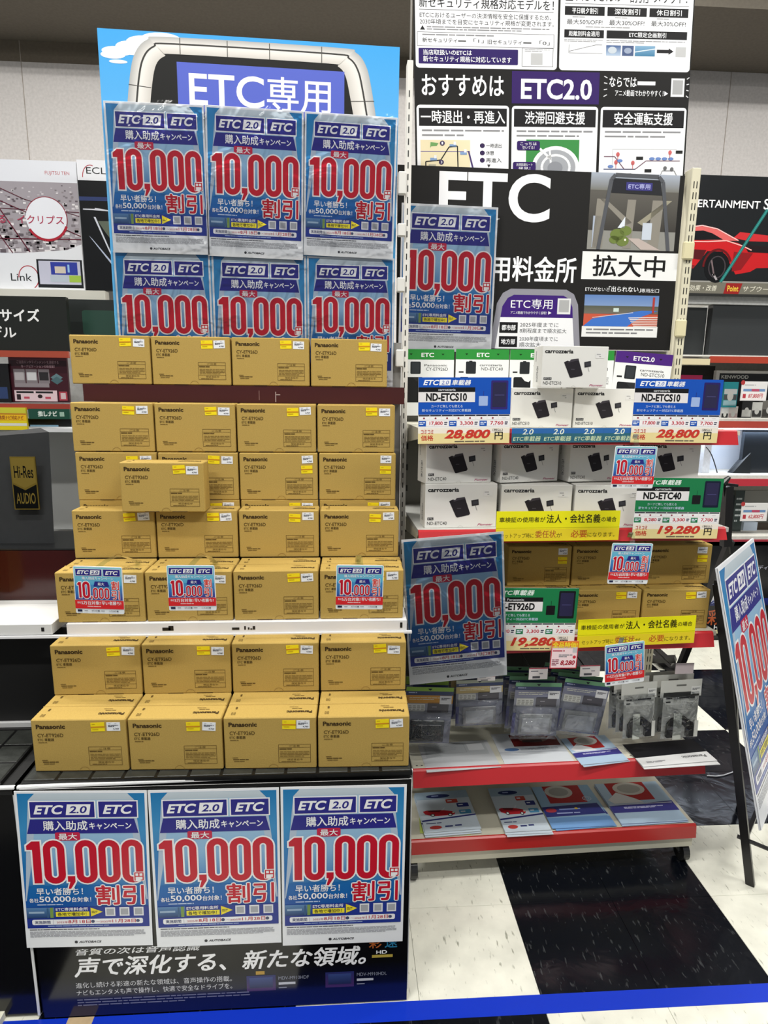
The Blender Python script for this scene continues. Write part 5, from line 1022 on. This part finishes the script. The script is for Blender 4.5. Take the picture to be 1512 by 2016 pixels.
tag(mb.build('floor_cable'), 'thin pale cable lying on the dark floor tiles beside the easel', 'cable')

# ------------------------------------------------------------------ background on the left
LB = empty('display_cabinet', Mz(-1.3, 2.2, 0), 'white wall cabinet with red rails behind the left display', 'shelf')
YL = 2.1
slab('back_panel', None, None, 2.35, -160, 560, 250, 1060, '#C4C4C2', .02, parent=LB)
for y, x0, y0, x1, y1, c, nm, t in ((YL, -220, 689, 134, 702, '#A2442F', 'price_rail', .012), (YL, -220, 794, 137, 806, '#9A3A2C', 'price_rail', .012), (YL, -220, 843, 150, 850, '#E2E4E6', 'shelf_board', .25), (2.25, -220, 568, 206, 588, '#D4D2C8', 'shelf_header', .04), (2.3, 88, 850, 160, 1042, '#BFC1C0', 'side_panel', .02)):
    slab(nm, None, None, y, x0, y0, x1, y1, c, t, 'paint', parent=LB)
def ecl(a):  # 330 x 262 frame; x 0..160 visible right part => origin -170
    a.rect(0, 0, 330, 262, '#D9DBE2', 0); a.text('FUJITSU TEN', 268, 20, 48, 9, '#B4545A', 1)
    a.rect(0, 42, 330, 142, '#9A949A', 1); rnd = random.Random(4)
    for i in range(520):
        y = 44+138*rnd.random()**.8; s = 3+9*(y-44)/138; x = rnd.uniform(0, 330-s); v = rnd.choice(['#C9C4C8', '#B4AEB4', '#7A7378', '#DAD6D8', '#5E565C', '#8E868A']); a.rect(x, min(y, 184-s*.6), s, s*.6, v, 2+i % 3)
    for x0, y0, x1, y1, t in ((150, 44, 226, 78, 1.4), (150, 70, 330, 148, 1.8), (160, 95, 330, 100, 1.2), (150, 60, 225, 182, 2.4), (150, 120, 190, 184, 2), (150, 156, 330, 154, 2.2), (215, 74, 330, 108, 1)): a.line(x0, y0, x1, y1, t, '#5A2030', 6)
    a.poly([(0, 184), (170, 188), (300, 176), (330, 164), (330, 262), (0, 262)], '#D9DBE0', 7)
    a.ell(264, 114, 41, 43, '#DDDFE6', 8, 32); a.arc(264, 114, 41, 43, 5, '#A42434', 9, 20, 150); a.arc(264, 114, 41, 43, 1.6, '#8A2A3A', 9, 200, 380); a.text('る、イクリプス', 168, 108, 130, 17, '#A83A54', 10, bold=.015)
    a.ell(218, 234, 20, 24, '#DCDEE4', 8, 24); a.arc(218, 234, 20, 24, 1.8, '#A42434', 9, 180, 420); a.text('Link', 182, 226, 42, 15, '#2A2A2E', 10)
    a.rect(236, 196, 92, 58, '#1E2024', 9); a.rect(240, 199, 84, 48, '#B9BACB', 10); a.rect(264, 201, 54, 26, '#303C96', 11); a.rect(272, 210, 22, 14, '#C6BCAE', 12); a.rect(300, 228, 24, 14, '#9AB84A', 12); a.rect(262, 228, 36, 14, '#AEB8C4', 12); a.rect(298, 206, 4, 16, '#8FB8E0', 12)
slab('header_board', 'white header board with a hazy city picture and a red ringed circle', 'sign', 2.28, -170, 313, 158, 572, '#D9DBE2', .02, 'gloss', ecl, 330, 262)
def ecl2(a):
    a.rect(0, 0, 100, 262, '#0F1012', 0); a.rect(0, 0, 100, 40, '#DCDDE2', 1); a.text('ECLIPSE', 18, 14, 80, 13, '#222', 2, ital=0); a.arc(26, 34, 16, 24, 1.5, '#A42434', 2, 180, 290); a.rect(0, 72, 60, 8, '#2E3A66', 1); a.poly([(6, 96), (30, 96), (30, 94), (58, 98), (58, 100), (6, 98)], '#C9CCD6', 2)
    a.poly([(26, 112), (60, 200), (64, 204), (30, 112)], '#C6CAD4', 2); a.poly([(14, 150), (56, 208), (58, 204), (20, 156)], '#AEB8CE', 2); a.poly([(34, 120), (60, 120), (60, 160), (46, 140)], '#5A6256', 2)
slab('header_board', 'black header board with silver gleams beside the toll gate board', 'sign', 2.285, 160, 316, 258, 572, '#0F1012', .02, 'gloss', ecl2, 100, 262)
slab('size_board', 'black board with bold white katakana at the left frame edge', 'sign', 2.12, -150, 582, 133, 690, '#20221F', .02, 'gloss', lambda a: [a.text('標準サイズ', 96, 25, 132, 25, '#EDEDED', 1, bold=.04), a.text('モデル', 99, 60, 80, 22, '#EDEDED', 1, bold=.03)], 283, 108)
slab('glass_panel', 'dark grey glossy panel between the black board and the posters', 'panel', 2.22, 137, 590, 250, 660, '#2C302F', .02, 'gloss', lambda a: a.rrect(22, 30, 60, 70, 6, '#2F4A40', 1))
def maroon(a):
    a.rect(0, 0, 114, 90, '#3C1720', 0); a.text('ご注目エンタテインメントを満喫する', 16, 7, 82, 6, '#C9A2AC', 1); a.text('カーナビゲーションの新提案！', 24, 15, 66, 6, '#C9A2AC', 1)
    for i in range(3): a.rect(8+i*24, 24, 22, 28, '#7E767A', 1); a.rect(10+i*24, 30, 18, 16, ('#A9A4A6', '#C4C4C6', '#2A282A')[i], 2)
    a.rect(8, 52, 68, 8, '#8A8286', 1); a.poly([(80, 40), (92, 32), (104, 40), (92, 48)], '#5E7A80', 1); a.poly([(80, 46), (92, 38), (104, 46), (92, 54)], '#48646A', 2)
    a.rect(6, 66, 84, 22, '#D8C2C8', 1); a.rect(10, 68, 34, 4, '#2A2A2A', 2); a.rect(48, 68, 34, 4, '#2A2A2A', 2); a.rect(10, 74, 8, 11, '#2A2022', 2); a.ell(56, 78, 5, 4, '#2A2022', 2, 8); a.greek(24, 78, 20, 7, 1, '#B4485A', 2); a.greek(66, 78, 20, 7, 1, '#B4485A', 2); a.rect(94, 68, 16, 18, '#A8404E', 1); a.rect(97, 71, 10, 12, '#C9B4B8', 2)
slab('info_board', 'maroon information board with small pictures beside the kraft cartons', 'sign', 2.13, 20, 703, 134, 792, '#3C1720', .01, 'gloss', maroon, 114, 90)
slab('car_stereo', 'black car stereo unit on the shelf left of the maroon board', 'stereo', 2.12, -120, 715, 19, 792, '#0A0A0B', .08, 'black_gloss', lambda a: [a.rect(70, 60, 26, 30, '#2A3C66', 1)])
slab('yellow_label', 'yellow and orange shelf label at the left frame edge', 'label', 2.09, -90, 802, 52, 846, '#E0CC1E', .01, 'gloss', lambda a: [a.rect(0, 0, 100, 25, '#C8C43A', 1), a.rect(0, 27, 100, 3, '#B4402A', 1), a.rect(0, 32, 100, 26, '#E8B41E', 1), a.text('推奨ナビ対応ナビ', 62, 36, 34, 18, '#8A3A1E', 2, bold=.01), a.rect(0, 70, 100, 12, '#D8D8CC', 1)])
slab('green_label', 'dark green shelf label with white writing under the maroon board', 'label', 2.09, 56, 805, 137, 825, '#1E4A3C', .01, 'gloss', lambda a: [a.text('推しナビ', 24, 22, 45, 52, '#D8E4DC', 1, bold=.03), a.rect(76, 30, 11, 44, '#9AB8A8', 1)])
slab('shelf_goods', 'black goods in the gap below the green label', 'package', 2.2, 56, 824, 140, 845, '#0A0C0B', .05, 'gloss', lambda a: a.rect(4, 60, 66, 38, '#7FA8C0', 1))
# speaker on the dark red riser
rz = Pl(1.68, 0).hit(60, 1080).z
rb = empty('red_riser', Mz(-1.6, 1.68, .9135), 'dark red glossy riser block on the white side shelf', 'block')
mb = MB(); mb.box(0, 0, 0, .885, .21, rz-.9135-.004, '#340B0A', 'black_gloss', bev=.002); mb.build('red_body', rb)
mb = MB(); mb.box(-.001, -.001, rz-.9135-.004, .886, .211, rz-.9135, '#1A1B1C', 'plastic'); mb.build('dark_top', rb)
sp = empty('loudspeaker', Mz(-1.05, 1.74, rz), 'black loudspeaker box with a gold audio badge at the left frame edge', 'speaker')
q1, q2 = Pl(1.74, 0).hit(86, 852), Pl(1.74, 0).hit(104, 1034)
V = []
x0, x1t, x1b, zt = -.12, q1.x+1.05, q2.x+1.05, q1.z-rz
V = [(x0, 0, 0), (x1b, 0, 0), (x1b-.10, .2, 0), (x0, .2, 0), (x0-.0, .03, zt-.03), (x1t, .03, zt), (x1t-.10, .2, zt), (x0, .2, zt-.03)]
mb = MB(); mb.raw(V, [(0, 3, 2, 1), (4, 5, 6, 7), (0, 1, 5, 4), (1, 2, 6, 5), (2, 3, 7, 6), (3, 0, 4, 7)], '#202224', 'matte'); mb.build('cabinet', sp)
bfm = Fr(Pl(1.735, 0, 0), (19, 899), (69, 899), (28, 1003)); bfm.u = Vector((1, 0, 0)); bfm.v = Vector((0, 0, 1))
mb = MB(); a = Art(mb, bfm.w, bfm.h, 100, 200, 'metal', z0=.0); mb.box(0, -bfm.h, -.004, bfm.w, 0, -.0002, '#9A8238', 'metal'); a.poly([(4, 4), (96, 4), (96, 96), (50, 118), (4, 96)], '#A98F42', 1); a.poly([(4, 104), (50, 126), (96, 104), (96, 196), (4, 196)], '#1A1A18', 1); a.text('Hi-Res', 12, 34, 76, 46, '#1A1A18', 2, bold=.01); a.text('AUDIO', 12, 136, 76, 42, '#A98F42', 2, bold=.01)
o = mb.build('gold_badge'); o.matrix_world = fr_b = bfm.M(dz=.002); o.parent = sp; o.matrix_parent_inverse = sp.matrix_world.inverted()
carton(Mz(-1.128, 1.515, .9135, 12), 'brown kraft carton cut by the left frame edge on the side shelf', 'kraft carton on the side shelf', 2, .979)
